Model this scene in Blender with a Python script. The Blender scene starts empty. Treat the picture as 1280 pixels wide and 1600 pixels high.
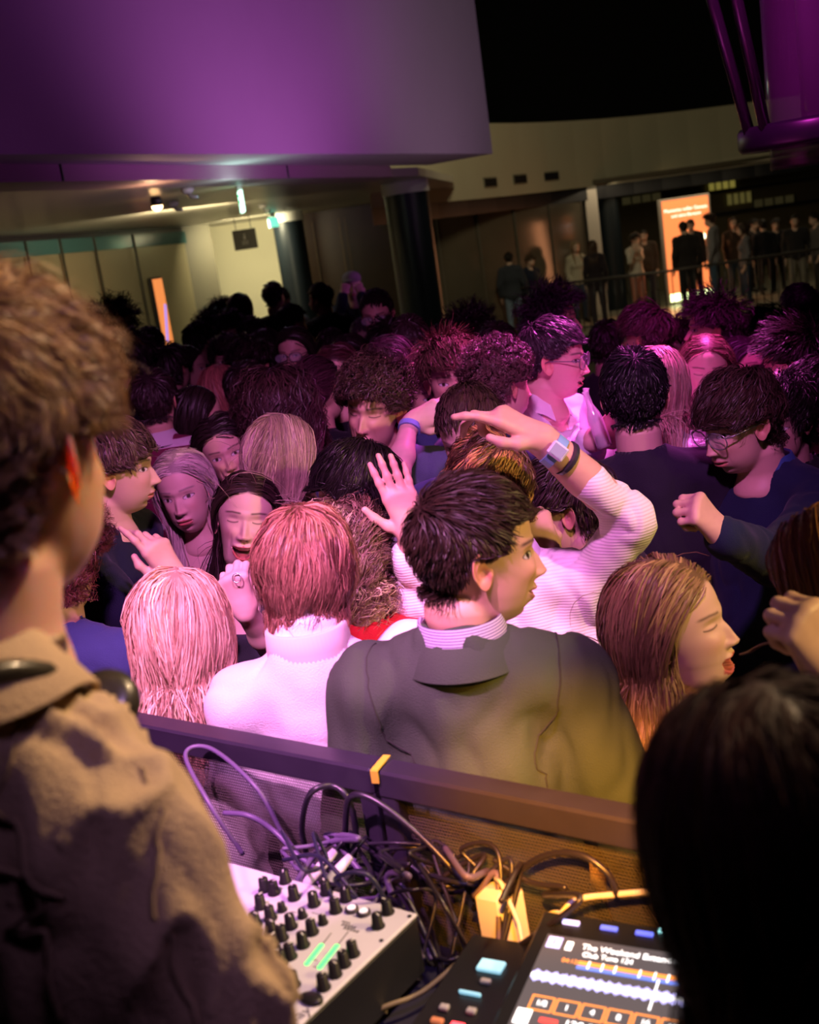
import bpy, math, random
import numpy as np
from mathutils import Vector

# ------------------------------------------------------------------ camera
F_PX, PITCH, ROLL = 1800.0, math.radians(13), math.radians(8.3)
CAM = np.array([0, 0, 2.15])
FW = np.array([0, math.cos(PITCH), -math.sin(PITCH)])
_U0 = np.array([0, math.sin(PITCH), math.cos(PITCH)]); _R0 = np.array([1.0, 0, 0])
RT = math.cos(ROLL) * _R0 - math.sin(ROLL) * _U0
UP = math.cos(ROLL) * _U0 + math.sin(ROLL) * _R0
scene = bpy.context.scene
C = scene.collection
cd = bpy.data.cameras.new('camera'); cam = bpy.data.objects.new('camera', cd); C.objects.link(cam)
cd.sensor_fit = 'VERTICAL'; cd.sensor_height = 36; cd.lens = F_PX / 1600 * 36
cd.clip_start = 0.05; cd.clip_end = 200
from mathutils import Matrix
M3 = Matrix((tuple(RT), tuple(UP), tuple(-FW))).transposed()
cam.matrix_world = Matrix.Translation(Vector(CAM)) @ M3.to_4x4()
cd.dof.use_dof = True; cd.dof.focus_distance = 2.7; cd.dof.aperture_fstop = 4.6
scene.camera = cam

def P(x, y, d):
    "the place at depth d that the photograph shows at x, y"
    return CAM + d * (FW + (x - 640) / F_PX * RT - (y - 800) / F_PX * UP)
def PZ(x, y, z):
    v = FW + (x - 640) / F_PX * RT - (y - 800) / F_PX * UP
    return CAM + v * ((z - CAM[2]) / v[2])

# ------------------------------------------------------------------ world, exposure, stage lights
w = bpy.data.worlds.new('world'); scene.world = w; w.use_nodes = True
bg = w.node_tree.nodes['Background']; bg.inputs[0].default_value = (0.10, 0.06, 0.16, 1); bg.inputs[1].default_value = 0.035
scene.view_settings.view_transform = 'Standard'; scene.view_settings.look = 'None'
scene.view_settings.gamma = 1; scene.view_settings.use_curve_mapping = False
scene.view_settings.exposure = 0.0
cy = scene.cycles
cy.max_bounces = 5; cy.diffuse_bounces = 3; cy.glossy_bounces = 3; cy.transmission_bounces = 5; cy.transparent_max_bounces = 12
cy.caustics_reflective = False; cy.caustics_refractive = False; cy.use_denoising = True; cy.sample_clamp_indirect = 4

def lamp(name, kind, loc, target, energy, color, size=0.1, angle=45, blend=0.5, sy=None, spread=None):
    l = bpy.data.lights.new(name, kind); l.energy = energy; l.color = color
    if kind == 'SPOT': l.spot_size = math.radians(angle); l.spot_blend = blend; l.shadow_soft_size = size
    elif kind == 'AREA':
        l.size = size
        if sy: l.shape = 'RECTANGLE'; l.size_y = sy
        if spread: l.spread = math.radians(spread)
    else: l.shadow_soft_size = size
    o = bpy.data.objects.new(name, l); C.objects.link(o); o.location = Vector(loc)
    if target is not None:
        o.rotation_euler = (Vector(target) - Vector(loc)).to_track_quat('-Z', 'Y').to_euler()
    return o
PINK, MAG, PURP, WARM, ORNG = (1, .30, .78), (1, .10, .72), (.42, .07, 1), (1, .66, .30), (1, .42, .06)
lamp('pink_spot', 'SPOT', (-1.0, .1, 4.2), (-.30, 2.10, 1.25), 1150, (1, .34, .86), .06, 22, .6)
lamp('crowd_spot', 'SPOT', (.2, .5, 3.7), (-.10, 3.15, 1.45), 560, (.76, .21, .72), .10, 52, .9)
lamp('magenta_spot', 'SPOT', (1.25, 4.2, 3.3), (.64, 3.78, 1.5), 1200, MAG, .05, 52, .8)
lamp('magenta_spot_rear', 'SPOT', (.9, 2.4, 4.3), (2.0, 4.8, 1.6), 480, (.85, .04, .68), .10, 40, .9)
lamp('amber_spot', 'SPOT', (2.5, .55, 2.9), (.25, 1.9, 1.55), 300, (1, .68, .22), .06, 44, .7)
lamp('warm_spot_dj', 'SPOT', (1.0, 1.7, 3.3), (-.28, 1.0, 1.7), 260, (1, .66, .36), .05, 40, .6)
lamp('amber_floor_spot', 'SPOT', (.03, .35, 2.3), (.19, 1.83, 1.06), 540, (1, .36, .03), .04, 19, .9)
lamp('added_purple_fill', 'SPOT', (1.5, 9.4, 1.9), (-.9, 11.0, 4.3), 300, (.56, .13, .66), .3, 92, 1.0)  # unseen lamp added to brighten the lower edge of the balcony wall
lamp('added_purple_fill_side', 'SPOT', (-.4, 6.4, 2.2), (-2.0, 8.6, 4.0), 26, (.50, .10, .62), .3, 90, 1.0)  # unseen lamp added for the left stretch of that wall
lamp('added_purple_fill_far', 'SPOT', (3.0, 12.0, 1.9), (1.0, 13.9, 4.3), 90, (.62, .30, .62), .3, 95, 1.0)  # unseen lamp added for the right end of that wall
lamp('purple_wash', 'SPOT', (-.6, .4, 2.9), (-.2, 12.3, 6.2), 240, (.44, .06, .72), .3, 38, 1.0)
lamp('grey_fill', 'SPOT', (7.5, 8.5, 5.5), (1.4, 14.4, 4.2), 110, (1, .80, .85), .3, 40, 1.0)
lamp('desk_violet', 'SPOT', (.35, .30, 3.3), (-.12, 1.42, 1.25), 70, (.66, .38, 1), .15, 34, .8)
lamp('cream_light', 'AREA', (-2.1, 20.6, 2.9), (-2.1, 22.3, 1.6), 62, (1, .88, .54), .8, sy=.4)
lamp('left_hall_light', 'AREA', (-2.2, 15.2, 2.9), (-4.2, 18.5, 1.6), 80, (1, .84, .50), 1.2, sy=.6)
lamp('facade_light', 'AREA', (3.2, 16.6, 6.4), (4.4, 22, 3.2), 110, (1, .86, .52), 2.0, sy=1.0)
lamp('gallery_light', 'AREA', (7, 25.5, 2.75), (7, 26, 0), 30, (1, .80, .50), 5, sy=2)
lamp('exit_glow', 'POINT', tuple(PZ(373, 307, 2.80)), None, 5, (.6, 1, .85), .08)
lamp('warm_bulb_glow', 'POINT', tuple(PZ(243, 318, 2.80)), None, 5, (1, .6, .3), .05)
lamp('box_glow', 'AREA', (6.2, 24.6, 1.3), (6.0, 20, .9), 30, (1, .38, .16), 1.0, sy=1.8)

# ------------------------------------------------------------------ helpers
rng = np.random.default_rng(7)
def obj(name, me, mat=None, parent=None, loc=None, smooth=True):
    o = bpy.data.objects.new(name, me); C.objects.link(o)
    if mat is not None:
        for m in (mat if isinstance(mat, (list, tuple)) else [mat]): me.materials.append(m)
    if smooth and len(me.polygons): me.polygons.foreach_set('use_smooth', np.ones(len(me.polygons), bool))
    if loc is not None: o.location = Vector(loc)
    if parent is not None: o.parent = parent
    return o
def tag(o, label, cat, group=None, kind=None):
    if label: o['label'] = label
    if cat: o['category'] = cat
    if group: o['group'] = group
    if kind: o['kind'] = kind
    return o
def thing(name, label, cat, loc=(0, 0, 0), rotz=0, group=None):
    o = bpy.data.objects.new(name, None); C.objects.link(o); o.location = Vector(loc); o.rotation_euler = (0, 0, rotz)
    return tag(o, label, cat, group)
def mesh_np(name, V, Fs, col=None, mi=None):
    me = bpy.data.meshes.new(name)
    V = np.asarray(V, np.float32); Fs = [np.asarray(f, np.int32) for f in Fs if len(f)]
    me.vertices.add(len(V)); me.vertices.foreach_set('co', V.ravel())
    li = np.concatenate([f.ravel() for f in Fs]); ns = np.concatenate([np.full(len(f), f.shape[1], np.int32) for f in Fs])
    me.loops.add(len(li)); me.loops.foreach_set('vertex_index', li)
    me.polygons.add(len(ns)); me.polygons.foreach_set('loop_start', np.concatenate([[0], np.cumsum(ns)[:-1]]).astype(np.int32))
    if mi is not None: me.polygons.foreach_set('material_index', np.asarray(mi, np.int32))
    me.update(calc_edges=True); me.validate()
    if col is not None:
        a = me.color_attributes.new('Col', 'FLOAT_COLOR', 'POINT')
        c = np.ones((len(V), 4), np.float32); c[:, :3] = col; a.data.foreach_set('color', c.ravel())
    return me
def frame(yaw, pitch=0, tilt=0):
    y, p, t = (math.radians(a) for a in (yaw, pitch, tilt))
    r = np.array([math.cos(y), -math.sin(y), 0]); f = np.array([math.sin(y), math.cos(y), 0]); u = np.array([0, 0, 1.0])
    f, u = f * math.cos(p) - u * math.sin(p), u * math.cos(p) + f * math.sin(p)
    u, r = u * math.cos(t) + r * math.sin(t), r * math.cos(t) - u * math.sin(t)
    return np.stack([r, f, u], 1)
class MB:
    "collects simple shapes into one mesh"
    def __init__(s): s.V = []; s.F = []; s.n = 0
    def add(s, V, F):
        V = np.asarray(V, float); s.V.append(V)
        for f in F: s.F.append(tuple(int(i) + s.n for i in f))
        s.n += len(V); return s
    def box(s, c, d, R=None, bev=0.0):
        x, y, z = [q / 2 for q in d]
        if bev > 0:
            b = bev; V = []
            for sx in (-1, 1):
                for sy in (-1, 1):
                    for sz in (-1, 1):
                        V += [(sx * x, sy * (y - b), sz * (z - b)), (sx * (x - b), sy * y, sz * (z - b)), (sx * (x - b), sy * (y - b), sz * z)]
            V = np.array(V); I = lambda a, b_, c_, k: ((a * 2 + b_) * 2 + c_) * 3 + k
            F = []
            for k in range(3):
                for q in (0, 1):
                    def pt(u, v):
                        idx = [0, 0, 0]; idx[k] = q; idx[(k + 1) % 3] = u; idx[(k + 2) % 3] = v; return I(*idx, k)
                    f = [pt(0, 0), pt(1, 0), pt(1, 1), pt(0, 1)]; F.append(f if q else f[::-1])
            for k in range(3):
                k1, k2 = (k + 1) % 3, (k + 2) % 3
                for u in (0, 1):
                    for v in (0, 1):
                        a0 = [0, 0, 0]; a1 = [0, 0, 0]; a0[k] = 0; a1[k] = 1
                        for a in (a0, a1): a[k1] = u; a[k2] = v
                        f = [I(*a0, k1), I(*a1, k1), I(*a1, k2), I(*a0, k2)]
                        F.append(f if (u ^ v) == 0 else f[::-1])
            for a in (0, 1):
                for b_ in (0, 1):
                    for c_ in (0, 1):
                        f = [I(a, b_, c_, 0), I(a, b_, c_, 1), I(a, b_, c_, 2)]
                        F.append(f if (a + b_ + c_) % 2 else f[::-1])
        else:
            V = np.array([(a, b, c_) for a in (-x, x) for b in (-y, y) for c_ in (-z, z)])
            F = [(0, 1, 3, 2), (4, 6, 7, 5), (0, 4, 5, 1), (2, 3, 7, 6), (0, 2, 6, 4), (1, 5, 7, 3)]
        if R is not None: V = V @ np.asarray(R).T
        return s.add(V + np.asarray(c), F)
    def tube(s, pts, r, n=8, cap=True):
        pts = np.asarray(pts, float); K = len(pts); r = np.broadcast_to(np.asarray(r, float), (K,))
        T = np.gradient(pts, axis=0); T /= np.linalg.norm(T, axis=1, keepdims=True) + 1e-12
        ref = np.array([0, 0, 1.0]) if abs(T[0][2]) < 0.9 else np.array([1.0, 0, 0])
        V = []; a = np.cross(T[0], ref); a /= np.linalg.norm(a)
        for k in range(K):
            a = a - T[k] * (a @ T[k]); a /= np.linalg.norm(a) + 1e-12; b = np.cross(T[k], a)
            for j in range(n):
                t = 2 * math.pi * j / n; V.append(pts[k] + r[k] * (a * math.cos(t) + b * math.sin(t)))
        F = [(k * n + j, k * n + (j + 1) % n, (k + 1) * n + (j + 1) % n, (k + 1) * n + j) for k in range(K - 1) for j in range(n)]
        if cap: F += [tuple(range(n))[::-1], tuple((K - 1) * n + j for j in range(n))]
        return s.add(V, F)
    def lathe(s, prof, c=(0, 0, 0), n=24, R=None, sx=1, sy=1):
        V = []; K = len(prof)
        for r, z in prof:
            for j in range(n):
                t = 2 * math.pi * j / n; V.append((r * math.cos(t) * sx, r * math.sin(t) * sy, z))
        V = np.array(V)
        if R is not None: V = V @ np.asarray(R).T
        F = [(k * n + j, k * n + (j + 1) % n, (k + 1) * n + (j + 1) % n, (k + 1) * n + j) for k in range(K - 1) for j in range(n)]
        F += [tuple(range(n))[::-1], tuple((K - 1) * n + j for j in range(n))]
        return s.add(V + np.asarray(c), F)
    def prism(s, poly, z0, z1):
        n = len(poly); V = [(x, y, z0) for x, y in poly] + [(x, y, z1) for x, y in poly]
        A = sum(poly[i][0] * poly[(i + 1) % n][1] - poly[(i + 1) % n][0] * poly[i][1] for i in range(n))
        F = [(i, (i + 1) % n, n + (i + 1) % n, n + i) for i in range(n)] + [tuple(range(n))[::-1], tuple(range(n, 2 * n))]
        if A < 0: F = [f[::-1] for f in F]
        return s.add(V, F)
    def build(s, name, mat, parent=None, loc=None, smooth=False):
        me = bpy.data.meshes.new(name); me.from_pydata([tuple(v) for v in np.concatenate(s.V)], [], s.F); me.update()
        o = obj(name, me, mat, parent, loc, smooth)
        return o

_mats = {}
def mat(name, col, rough=0.6, metal=0.0, emit=None, es=1.0, noise=0.0, nscale=8.0, bump=0.0, bscale=60.0, spec=0.5, sheen=0.0, trans=0.0, ior=1.45, alpha=1.0, coat=0.0, attr=False, sss=0.0):
    if name in _mats: return _mats[name]
    m = bpy.data.materials.new(name); m.use_nodes = True; nt = m.node_tree; b = nt.nodes['Principled BSDF']
    b.inputs['Base Color'].default_value = (*col, 1); b.inputs['Roughness'].default_value = rough; b.inputs['Metallic'].default_value = metal
    b.inputs['Specular IOR Level'].default_value = spec; b.inputs['Sheen Weight'].default_value = sheen
    b.inputs['Transmission Weight'].default_value = trans; b.inputs['IOR'].default_value = ior; b.inputs['Alpha'].default_value = alpha
    b.inputs['Coat Weight'].default_value = coat
    if sss: b.inputs['Subsurface Weight'].default_value = sss; b.inputs['Subsurface Radius'].default_value = (0.02, 0.006, 0.003); b.inputs['Subsurface Scale'].default_value = 1.0
    if emit is not None: b.inputs['Emission Color'].default_value = (*emit, 1); b.inputs['Emission Strength'].default_value = es
    tc = nt.nodes.new('ShaderNodeTexCoord')
    if attr:
        at = nt.nodes.new('ShaderNodeAttribute'); at.attribute_name = 'Col'; nt.links.new(at.outputs['Color'], b.inputs['Base Color'])
    if noise > 0:
        n = nt.nodes.new('ShaderNodeTexNoise'); n.inputs['Scale'].default_value = nscale; n.inputs['Detail'].default_value = 4
        nt.links.new(tc.outputs['Object'], n.inputs['Vector'])
        mr = nt.nodes.new('ShaderNodeMapRange'); mr.inputs['To Min'].default_value = 1 - noise; mr.inputs['To Max'].default_value = 1 + noise
        nt.links.new(n.outputs['Fac'], mr.inputs['Value'])
        mx = nt.nodes.new('ShaderNodeVectorMath'); mx.operation = 'SCALE'; mx.inputs[0].default_value = col
        if attr: nt.links.new(at.outputs['Color'], mx.inputs[0])
        nt.links.new(mr.outputs['Result'], mx.inputs['Scale']); nt.links.new(mx.outputs['Vector'], b.inputs['Base Color'])
    if bump > 0:
        n2 = nt.nodes.new('ShaderNodeTexNoise'); n2.inputs['Scale'].default_value = bscale; n2.inputs['Detail'].default_value = 3
        nt.links.new(tc.outputs['Object'], n2.inputs['Vector'])
        bp = nt.nodes.new('ShaderNodeBump'); bp.inputs['Strength'].default_value = bump; bp.inputs['Distance'].default_value = 0.01
        nt.links.new(n2.outputs['Fac'], bp.inputs['Height']); nt.links.new(bp.outputs['Normal'], b.inputs['Normal'])
    _mats[name] = m; return m
def striped(name, c1, c2, freq=12.0, duty=0.5, axis='Z', rough=0.8, bump=0.0):
    "cloth with stripes along one axis of the object"
    if name in _mats: return _mats[name]
    m = mat(name, c1, rough); nt = m.node_tree; b = nt.nodes['Principled BSDF']
    tc = nt.nodes.new('ShaderNodeTexCoord'); sp = nt.nodes.new('ShaderNodeSeparateXYZ'); nt.links.new(tc.outputs['Object'], sp.inputs[0])
    mu = nt.nodes.new('ShaderNodeMath'); mu.operation = 'MULTIPLY'; mu.inputs[1].default_value = freq
    if axis == 'A':
        at = nt.nodes.new('ShaderNodeMath'); at.operation = 'ARCTAN2'; nt.links.new(sp.outputs['X'], at.inputs[0]); nt.links.new(sp.outputs['Y'], at.inputs[1]); nt.links.new(at.outputs[0], mu.inputs[0])
    else: nt.links.new(sp.outputs[axis], mu.inputs[0])
    fr = nt.nodes.new('ShaderNodeMath'); fr.operation = 'FRACT'; nt.links.new(mu.outputs[0], fr.inputs[0])
    lt = nt.nodes.new('ShaderNodeMath'); lt.operation = 'LESS_THAN'; lt.inputs[1].default_value = duty; nt.links.new(fr.outputs[0], lt.inputs[0])
    mx = nt.nodes.new('ShaderNodeMix'); mx.data_type = 'RGBA'; nt.links.new(lt.outputs[0], mx.inputs['Factor'])
    mx.inputs[6].default_value = (*c1, 1); mx.inputs[7].default_value = (*c2, 1); nt.links.new(mx.outputs[2], b.inputs['Base Color'])
    if bump:
        bp = nt.nodes.new('ShaderNodeBump'); bp.inputs['Strength'].default_value = bump; bp.inputs['Distance'].default_value = 0.004
        sn = nt.nodes.new('ShaderNodeMath'); sn.operation = 'PINGPONG'; sn.inputs[1].default_value = 0.5; nt.links.new(mu.outputs[0], sn.inputs[0])
        nt.links.new(sn.outputs[0], bp.inputs['Height']); nt.links.new(bp.outputs['Normal'], b.inputs['Normal'])
    return m
# ------------------------------------------------------------------ smooth surfaces from rounded limbs
def sst(x, a, b):
    t = np.clip((x - a) / (b - a), 0, 1); return t * t * (3 - 2 * t)
def prim(p, X, Y, Z):
    if p[0] == 'c':
        a, b = np.asarray(p[1], float), np.asarray(p[2], float); ra, rb = p[3], p[4]
        ab = b - a; L = ab @ ab + 1e-12
        x, y, z = X - a[0], Y - a[1], Z - a[2]
        t = np.clip((x * ab[0] + y * ab[1] + z * ab[2]) / L, 0, 1)
        return np.sqrt((x - t * ab[0]) ** 2 + (y - t * ab[1]) ** 2 + (z - t * ab[2]) ** 2) - (ra + (rb - ra) * t)
    c, r = p[1], p[2]
    q = np.stack([X - c[0], Y - c[1], Z - c[2]], -1)
    if len(p) > 3 and p[3] is not None: q = q @ np.asarray(p[3])
    r = np.asarray(r, float)
    k0 = np.sqrt(((q / r) ** 2).sum(-1)); k1 = np.sqrt(((q / r ** 2) ** 2).sum(-1)) + 1e-9
    return k0 * (k0 - 1) / k1
def smin(a, b, k):
    h = np.clip(0.5 + 0.5 * (b - a) / k, 0, 1); return b + (a - b) * h - k * h * (1 - h)
def field(prims, k):
    def f(X, Y, Z):
        d = prim(prims[0], X, Y, Z)
        for p in prims[1:]:
            if p[0] == 'cut': d = np.maximum(d, -prim(p[1], X, Y, Z))
            elif p[0] == 'ztop': d = np.maximum(d, Z - p[1])
            elif p[0] == 'zbot': d = np.maximum(d, p[1] - Z)
            elif p[0] == 'k': k_ = p[1]; d = smin(d, prim(p[2], X, Y, Z), k_)
            else: d = smin(d, prim(p, X, Y, Z), k)
        return d
    return f
def bounds(prims, m):
    lo = np.full(3, 1e9); hi = np.full(3, -1e9)
    for p in prims:
        if p[0] == 'k': p = p[2]
        if p[0] == 'c':
            for q, r in ((p[1], p[3]), (p[2], p[4])): lo = np.minimum(lo, np.asarray(q) - r); hi = np.maximum(hi, np.asarray(q) + r)
        elif p[0] == 'e':
            R = max(p[2]) if len(p) > 3 and p[3] is not None else np.asarray(p[2]); lo = np.minimum(lo, np.asarray(p[1]) - R); hi = np.maximum(hi, np.asarray(p[1]) + R)
    return lo - m, hi + m
def nets(prims, h, k=0.03):
    lo, hi = bounds(prims, 2.5 * h)
    ax = [np.arange(lo[i], hi[i] + h, h) for i in range(3)]
    X, Y, Z = np.meshgrid(*ax, indexing='ij'); F = field(prims, k)(X, Y, Z)
    ins = F < 0; nx, ny, nz = F.shape
    s = np.zeros((nx - 1, ny - 1, nz - 1), np.int8)
    for a in (0, 1):
        for b in (0, 1):
            for c in (0, 1): s += ins[a:nx - 1 + a, b:ny - 1 + b, c:nz - 1 + c]
    cells = np.argwhere((s > 0) & (s < 8)); idx = np.full(s.shape, -1, np.int64); idx[tuple(cells.T)] = np.arange(len(cells))
    acc = np.zeros((len(cells), 3)); cnt = np.zeros(len(cells))
    for axis in range(3):
        o1, o2 = (axis + 1) % 3, (axis + 2) % 3
        for u in (0, 1):
            for v in (0, 1):
                A = cells.copy(); A[:, o1] += u; A[:, o2] += v; B = A.copy(); B[:, axis] += 1
                fa = F[tuple(A.T)]; fb = F[tuple(B.T)]; m = (fa < 0) != (fb < 0)
                t = np.where(m, fa / np.where(m, fa - fb, 1), 0)
                pt = A.astype(float); pt[:, axis] += t
                acc += pt * m[:, None]; cnt += m
    V = acc / cnt[:, None] * h + lo
    Fs = []
    for axis in range(3):
        o1, o2 = (axis + 1) % 3, (axis + 2) % 3
        sl = [slice(None)] * 3; sr = [slice(None)] * 3; sl[axis] = slice(0, -1); sr[axis] = slice(1, None)
        for q in (sl, sr): q[o1] = slice(1, -1); q[o2] = slice(1, -1)
        a = ins[tuple(sl)]; b = ins[tuple(sr)]
        for sgn in (0, 1):
            E = np.argwhere((a & ~b) if sgn else (~a & b))
            if not len(E): continue
            E[:, o1] += 1; E[:, o2] += 1
            q = []
            for du, dv in ((-1, -1), (0, -1), (0, 0), (-1, 0)):
                Q = E.copy(); Q[:, o1] += du; Q[:, o2] += dv; q.append(idx[tuple(Q.T)])
            q = np.stack(q, 1); Fs.append(q if sgn else q[:, ::-1])
    Q = np.concatenate(Fs); Q = Q[(Q >= 0).all(1)]
    return V, Q
def normals(V, Q):
    n = np.cross(V[Q[:, 2]] - V[Q[:, 0]], V[Q[:, 3]] - V[Q[:, 1]]); N = np.zeros_like(V)
    for j in range(4):
        for c in range(3): N[:, c] += np.bincount(Q[:, j], n[:, c], len(V))
    return N / (np.linalg.norm(N, axis=1, keepdims=True) + 1e-12)
def relax(V, Q, it=2):
    for _ in range(it):
        S = np.zeros_like(V); n = np.zeros(len(V))
        for j in range(4):
            a = Q[:, j]
            for o in (1, 3):
                b = Q[:, (j + o) % 4]
                for c in range(3): S[:, c] += np.bincount(a, V[b, c], len(V))
                n += np.bincount(a, minlength=len(V))
        V = V * 0.5 + 0.5 * S / np.maximum(n, 1)[:, None]
    return V
def wob(p, scale, seed=0, stretch=(1, 1, 1)):
    "soft repeatable noise in about -1..1"
    r = np.random.default_rng(seed); q = np.asarray(p) * np.asarray(stretch) / scale; out = 0
    for i in range(6):
        k = r.normal(size=3); k = k / np.linalg.norm(k) * (1.0 + 0.55 * i) * 2.2
        k2 = r.normal(size=3) * 1.6
        out = out + np.sin(q @ k + r.uniform(0, 6) + 1.7 * np.sin(q @ k2 + r.uniform(0, 6))) / (1 + 0.5 * i)
    return out / 2.2
# ------------------------------------------------------------------ materials of the place
M_wall = mat('painted_wall', (.62, .60, .58), 0.75, noise=0.03, nscale=3, bump=0.05, bscale=200)
M_olive = mat('facade_paint', (.50, .46, .34), 0.8, noise=0.04, nscale=2)
M_cream = mat('cream_wall', (.80, .74, .52), 0.8, noise=0.03, nscale=1.5)
M_ceil = mat('ceiling_paint', (.50, .46, .38), 0.32, noise=0.05, nscale=2)
M_dark = mat('black_metal', (.014, .014, .02), 0.35, spec=0.6)
M_void = mat('unlit_ceiling', (.004, .004, .006), 0.9)
M_col = mat('column_black', (.012, .018, .024), 0.36, spec=.5)
M_cap = mat('column_cap_white', (.62, .60, .55), 0.6)
M_floor = mat('floor_stone', (.05, .045, .05), 0.35, noise=0.2, nscale=4)
M_wood = mat('dark_wood_wall', (.060, .034, .020), 0.28, noise=0.25, nscale=3)
M_brass = mat('satin_brass_panel', (.36, .31, .19), 0.34, metal=0.35, noise=0.10, nscale=1.5)
M_teal = mat('teal_glass_band', (.05, .13, .13), 0.18, spec=0.8)
def structure(o): o['kind'] = 'structure'; return o
def wallq(name, a, b, z0, z1, m, th=0.12, side=1):
    a, b = np.asarray(a[:2], float), np.asarray(b[:2], float); d = (b - a) / np.linalg.norm(b - a); n = np.array([-d[1], d[0]]) * side * th
    return structure(MB().prism([a, b, b + n, a + n], z0, z1).build(name, m))
# fascia of the balcony
FA, FB = PZ(0, 241, 3.1)[:2], PZ(770, 240, 3.1)[:2]; fd = (FB - FA) / np.linalg.norm(FB - FA); fn = np.array([-fd[1], fd[0]])
FL = FA - fd * 9
wb = wallq('wall_balcony', FL, FB, 3.1, 8.0, M_wall, 0.9)
jx = PZ(495, 241, 3.1)[:2]
m = MB(); m.box((*(jx - fn * 0.001), 5.5), (0.012, 0.012, 4.8)); structure(m.build('trim_1', mat('wall_joint', (.30, .28, .28), 0.8)))
A2, B2 = PZ(0, 285, 2.97)[:2], PZ(610, 276, 2.97)[:2]; d2 = (B2 - A2) / np.linalg.norm(B2 - A2); n2 = np.array([-d2[1], d2[0]])
end = [B2 + d2 * .25 * math.sin(t) + n2 * .25 * (1 - math.cos(t)) for t in np.linspace(0, math.pi, 9)]
structure(MB().prism([A2 - d2 * 9] + end + [A2 - d2 * 9 + n2 * .5], 2.97, 3.098).build('trim_2', mat('magenta_edge_strip', (.42, .30, .34), 0.5)))
for t in (0.10, 0.62):
    q = A2 + (B2 - A2) * t; structure(MB().box((*(q - n2 * .001), 3.035), (0.02, 0.02, 0.126)).build('trim_3', M_dark))
ce = [A2 - d2 * 9 + n2 * .2, B2 + n2 * .2, (0.75, 15.6), (1.45, 19.0), (1.75, 23.0), (-9, 23.0), (-14, 10)]
structure(MB().prism(ce, 2.985, 3.09).build('ceiling_low', M_ceil))
structure(MB().box((2, 12, 9.2), (44, 50, .2)).build('ceiling', M_void))
structure(MB().box((2, 33.0, 4), (44, .3, 12)).build('wall_far', M_void))
structure(MB().box((-16, 12, 4), (.3, 50, 12)).build('wall_left', M_void)); structure(MB().box((20, 12, 4), (.3, 50, 12)).build('wall_right', M_void)); structure(MB().box((2, -7, 4), (44, .3, 12)).build('wall_back', M_void))
# floors
structure(MB().prism([(-15.8, -6.8), (19.8, -6.8), (19.8, 12.5), (2.4, 13.0), (1.7, 23), (-15.8, 23)], -0.2, 0).build('floor', M_floor))
structure(MB().box((10, 17, -1.6), (19, 14, .2)).build('floor_lower', M_floor))
G0, G1, G2 = PZ(690, 540, .05)[:2], PZ(1047, 507, .05)[:2], PZ(1280, 472, .05)[:2]
G3 = G2 + (G2 - G1) * 1.2
gp = [G0, G1, G2, G3, (19.8, 32.5), (1.75, 32.5), (1.75, G0[1])]
structure(MB().prism(gp, -0.02, .05).build('floor_gallery', mat('gallery_floor', (.32, .29, .22), 0.35, noise=.1)))
structure(MB().prism([G0 - (0, .03), G1 - (0, .03), G2 - (0, .03), G3 - (0, .03), G3 + (0, .3), G0 + (0, .3)], -0.42, -.01).build('trim_4', M_dark))
structure(MB().prism([G0 + (0, .5), G1 + (0, .5), G2 + (0, .5), G3 + (0, .5), G3 + (0, .8), G0 + (0, .8)], -1.5, -.41).build('wall_riser', M_olive))
# olive facade over the gallery, gently curved
f0, f1, f2 = (PZ(*a, 2.77)[:2] for a in ((665, 318), (960, 287), (1290, 241)))
tq = np.linspace(-.12, 1.0, 16)[:, None]; fc = 2 * f1 - (f0 + f2) / 2; pr_ = f0 * (1 - tq) ** 2 + 2 * tq * (1 - tq) * fc + f2 * tq ** 2; V = []; F = []; n = len(pr_)
for dx, z in ((0, 2.77), (0, 4.13), (.5, 4.13), (.5, 2.77)): V += [(x, y + dx, z) for x, y in pr_]
for k in range(4):
    for i in range(n - 1): F.append((k * n + i, ((k + 1) % 4) * n + i, ((k + 1) % 4) * n + i + 1, k * n + i + 1))
F += [(0, n, 2 * n, 3 * n)[::-1], (n - 1, 2 * n - 1, 3 * n - 1, 4 * n - 1)]
structure(MB().add(V, F).build('wall_facade', M_olive))
structure(MB().prism([p for p in pr_ + (0, .06)] + [p for p in (pr_ + (0, .4))[::-1]], 2.50, 2.768).build('trim_5', M_dark))
def on_facade(x, y, z0=2.95):
    v = P(x, y, 1.0) - CAM; 
    for i in range(len(pr_) - 1):
        a, b = pr_[i], pr_[i + 1]; e = b - a
        A = np.array([[v[0], -e[0]], [v[1], -e[1]]]); t, u = np.linalg.solve(A, a)
        if 0 <= u <= 1: return CAM + v * t, e / np.linalg.norm(e)
for i, (x, y, lb) in enumerate(((766, 285, 'dark slot air vent on olive facade nearest the column'), (812.5, 280, 'dark slot air vent in middle of three on olive facade'), (861, 275.5, 'dark slot air vent farthest along the olive facade'))):
    p, e = on_facade(x, y); ang = math.atan2(e[1], e[0])
    t = thing('air_vent', lb, 'vent', p, ang, 'air vents on the facade')
    MB().box((0, .0, 0), (.52, .03, .19)).build('vent_frame', mat('vent_frame', (.20, .18, .13), .6), t)
    MB().box((0, -.012, 0), (.47, .02, .14)).build('vent_opening', M_void, t)
    m = MB()
    for k in range(3): m.box((0, -.024, -.03 + .03 * k), (.47, .01, .008))
    m.build('slat', M_dark, t)
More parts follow.
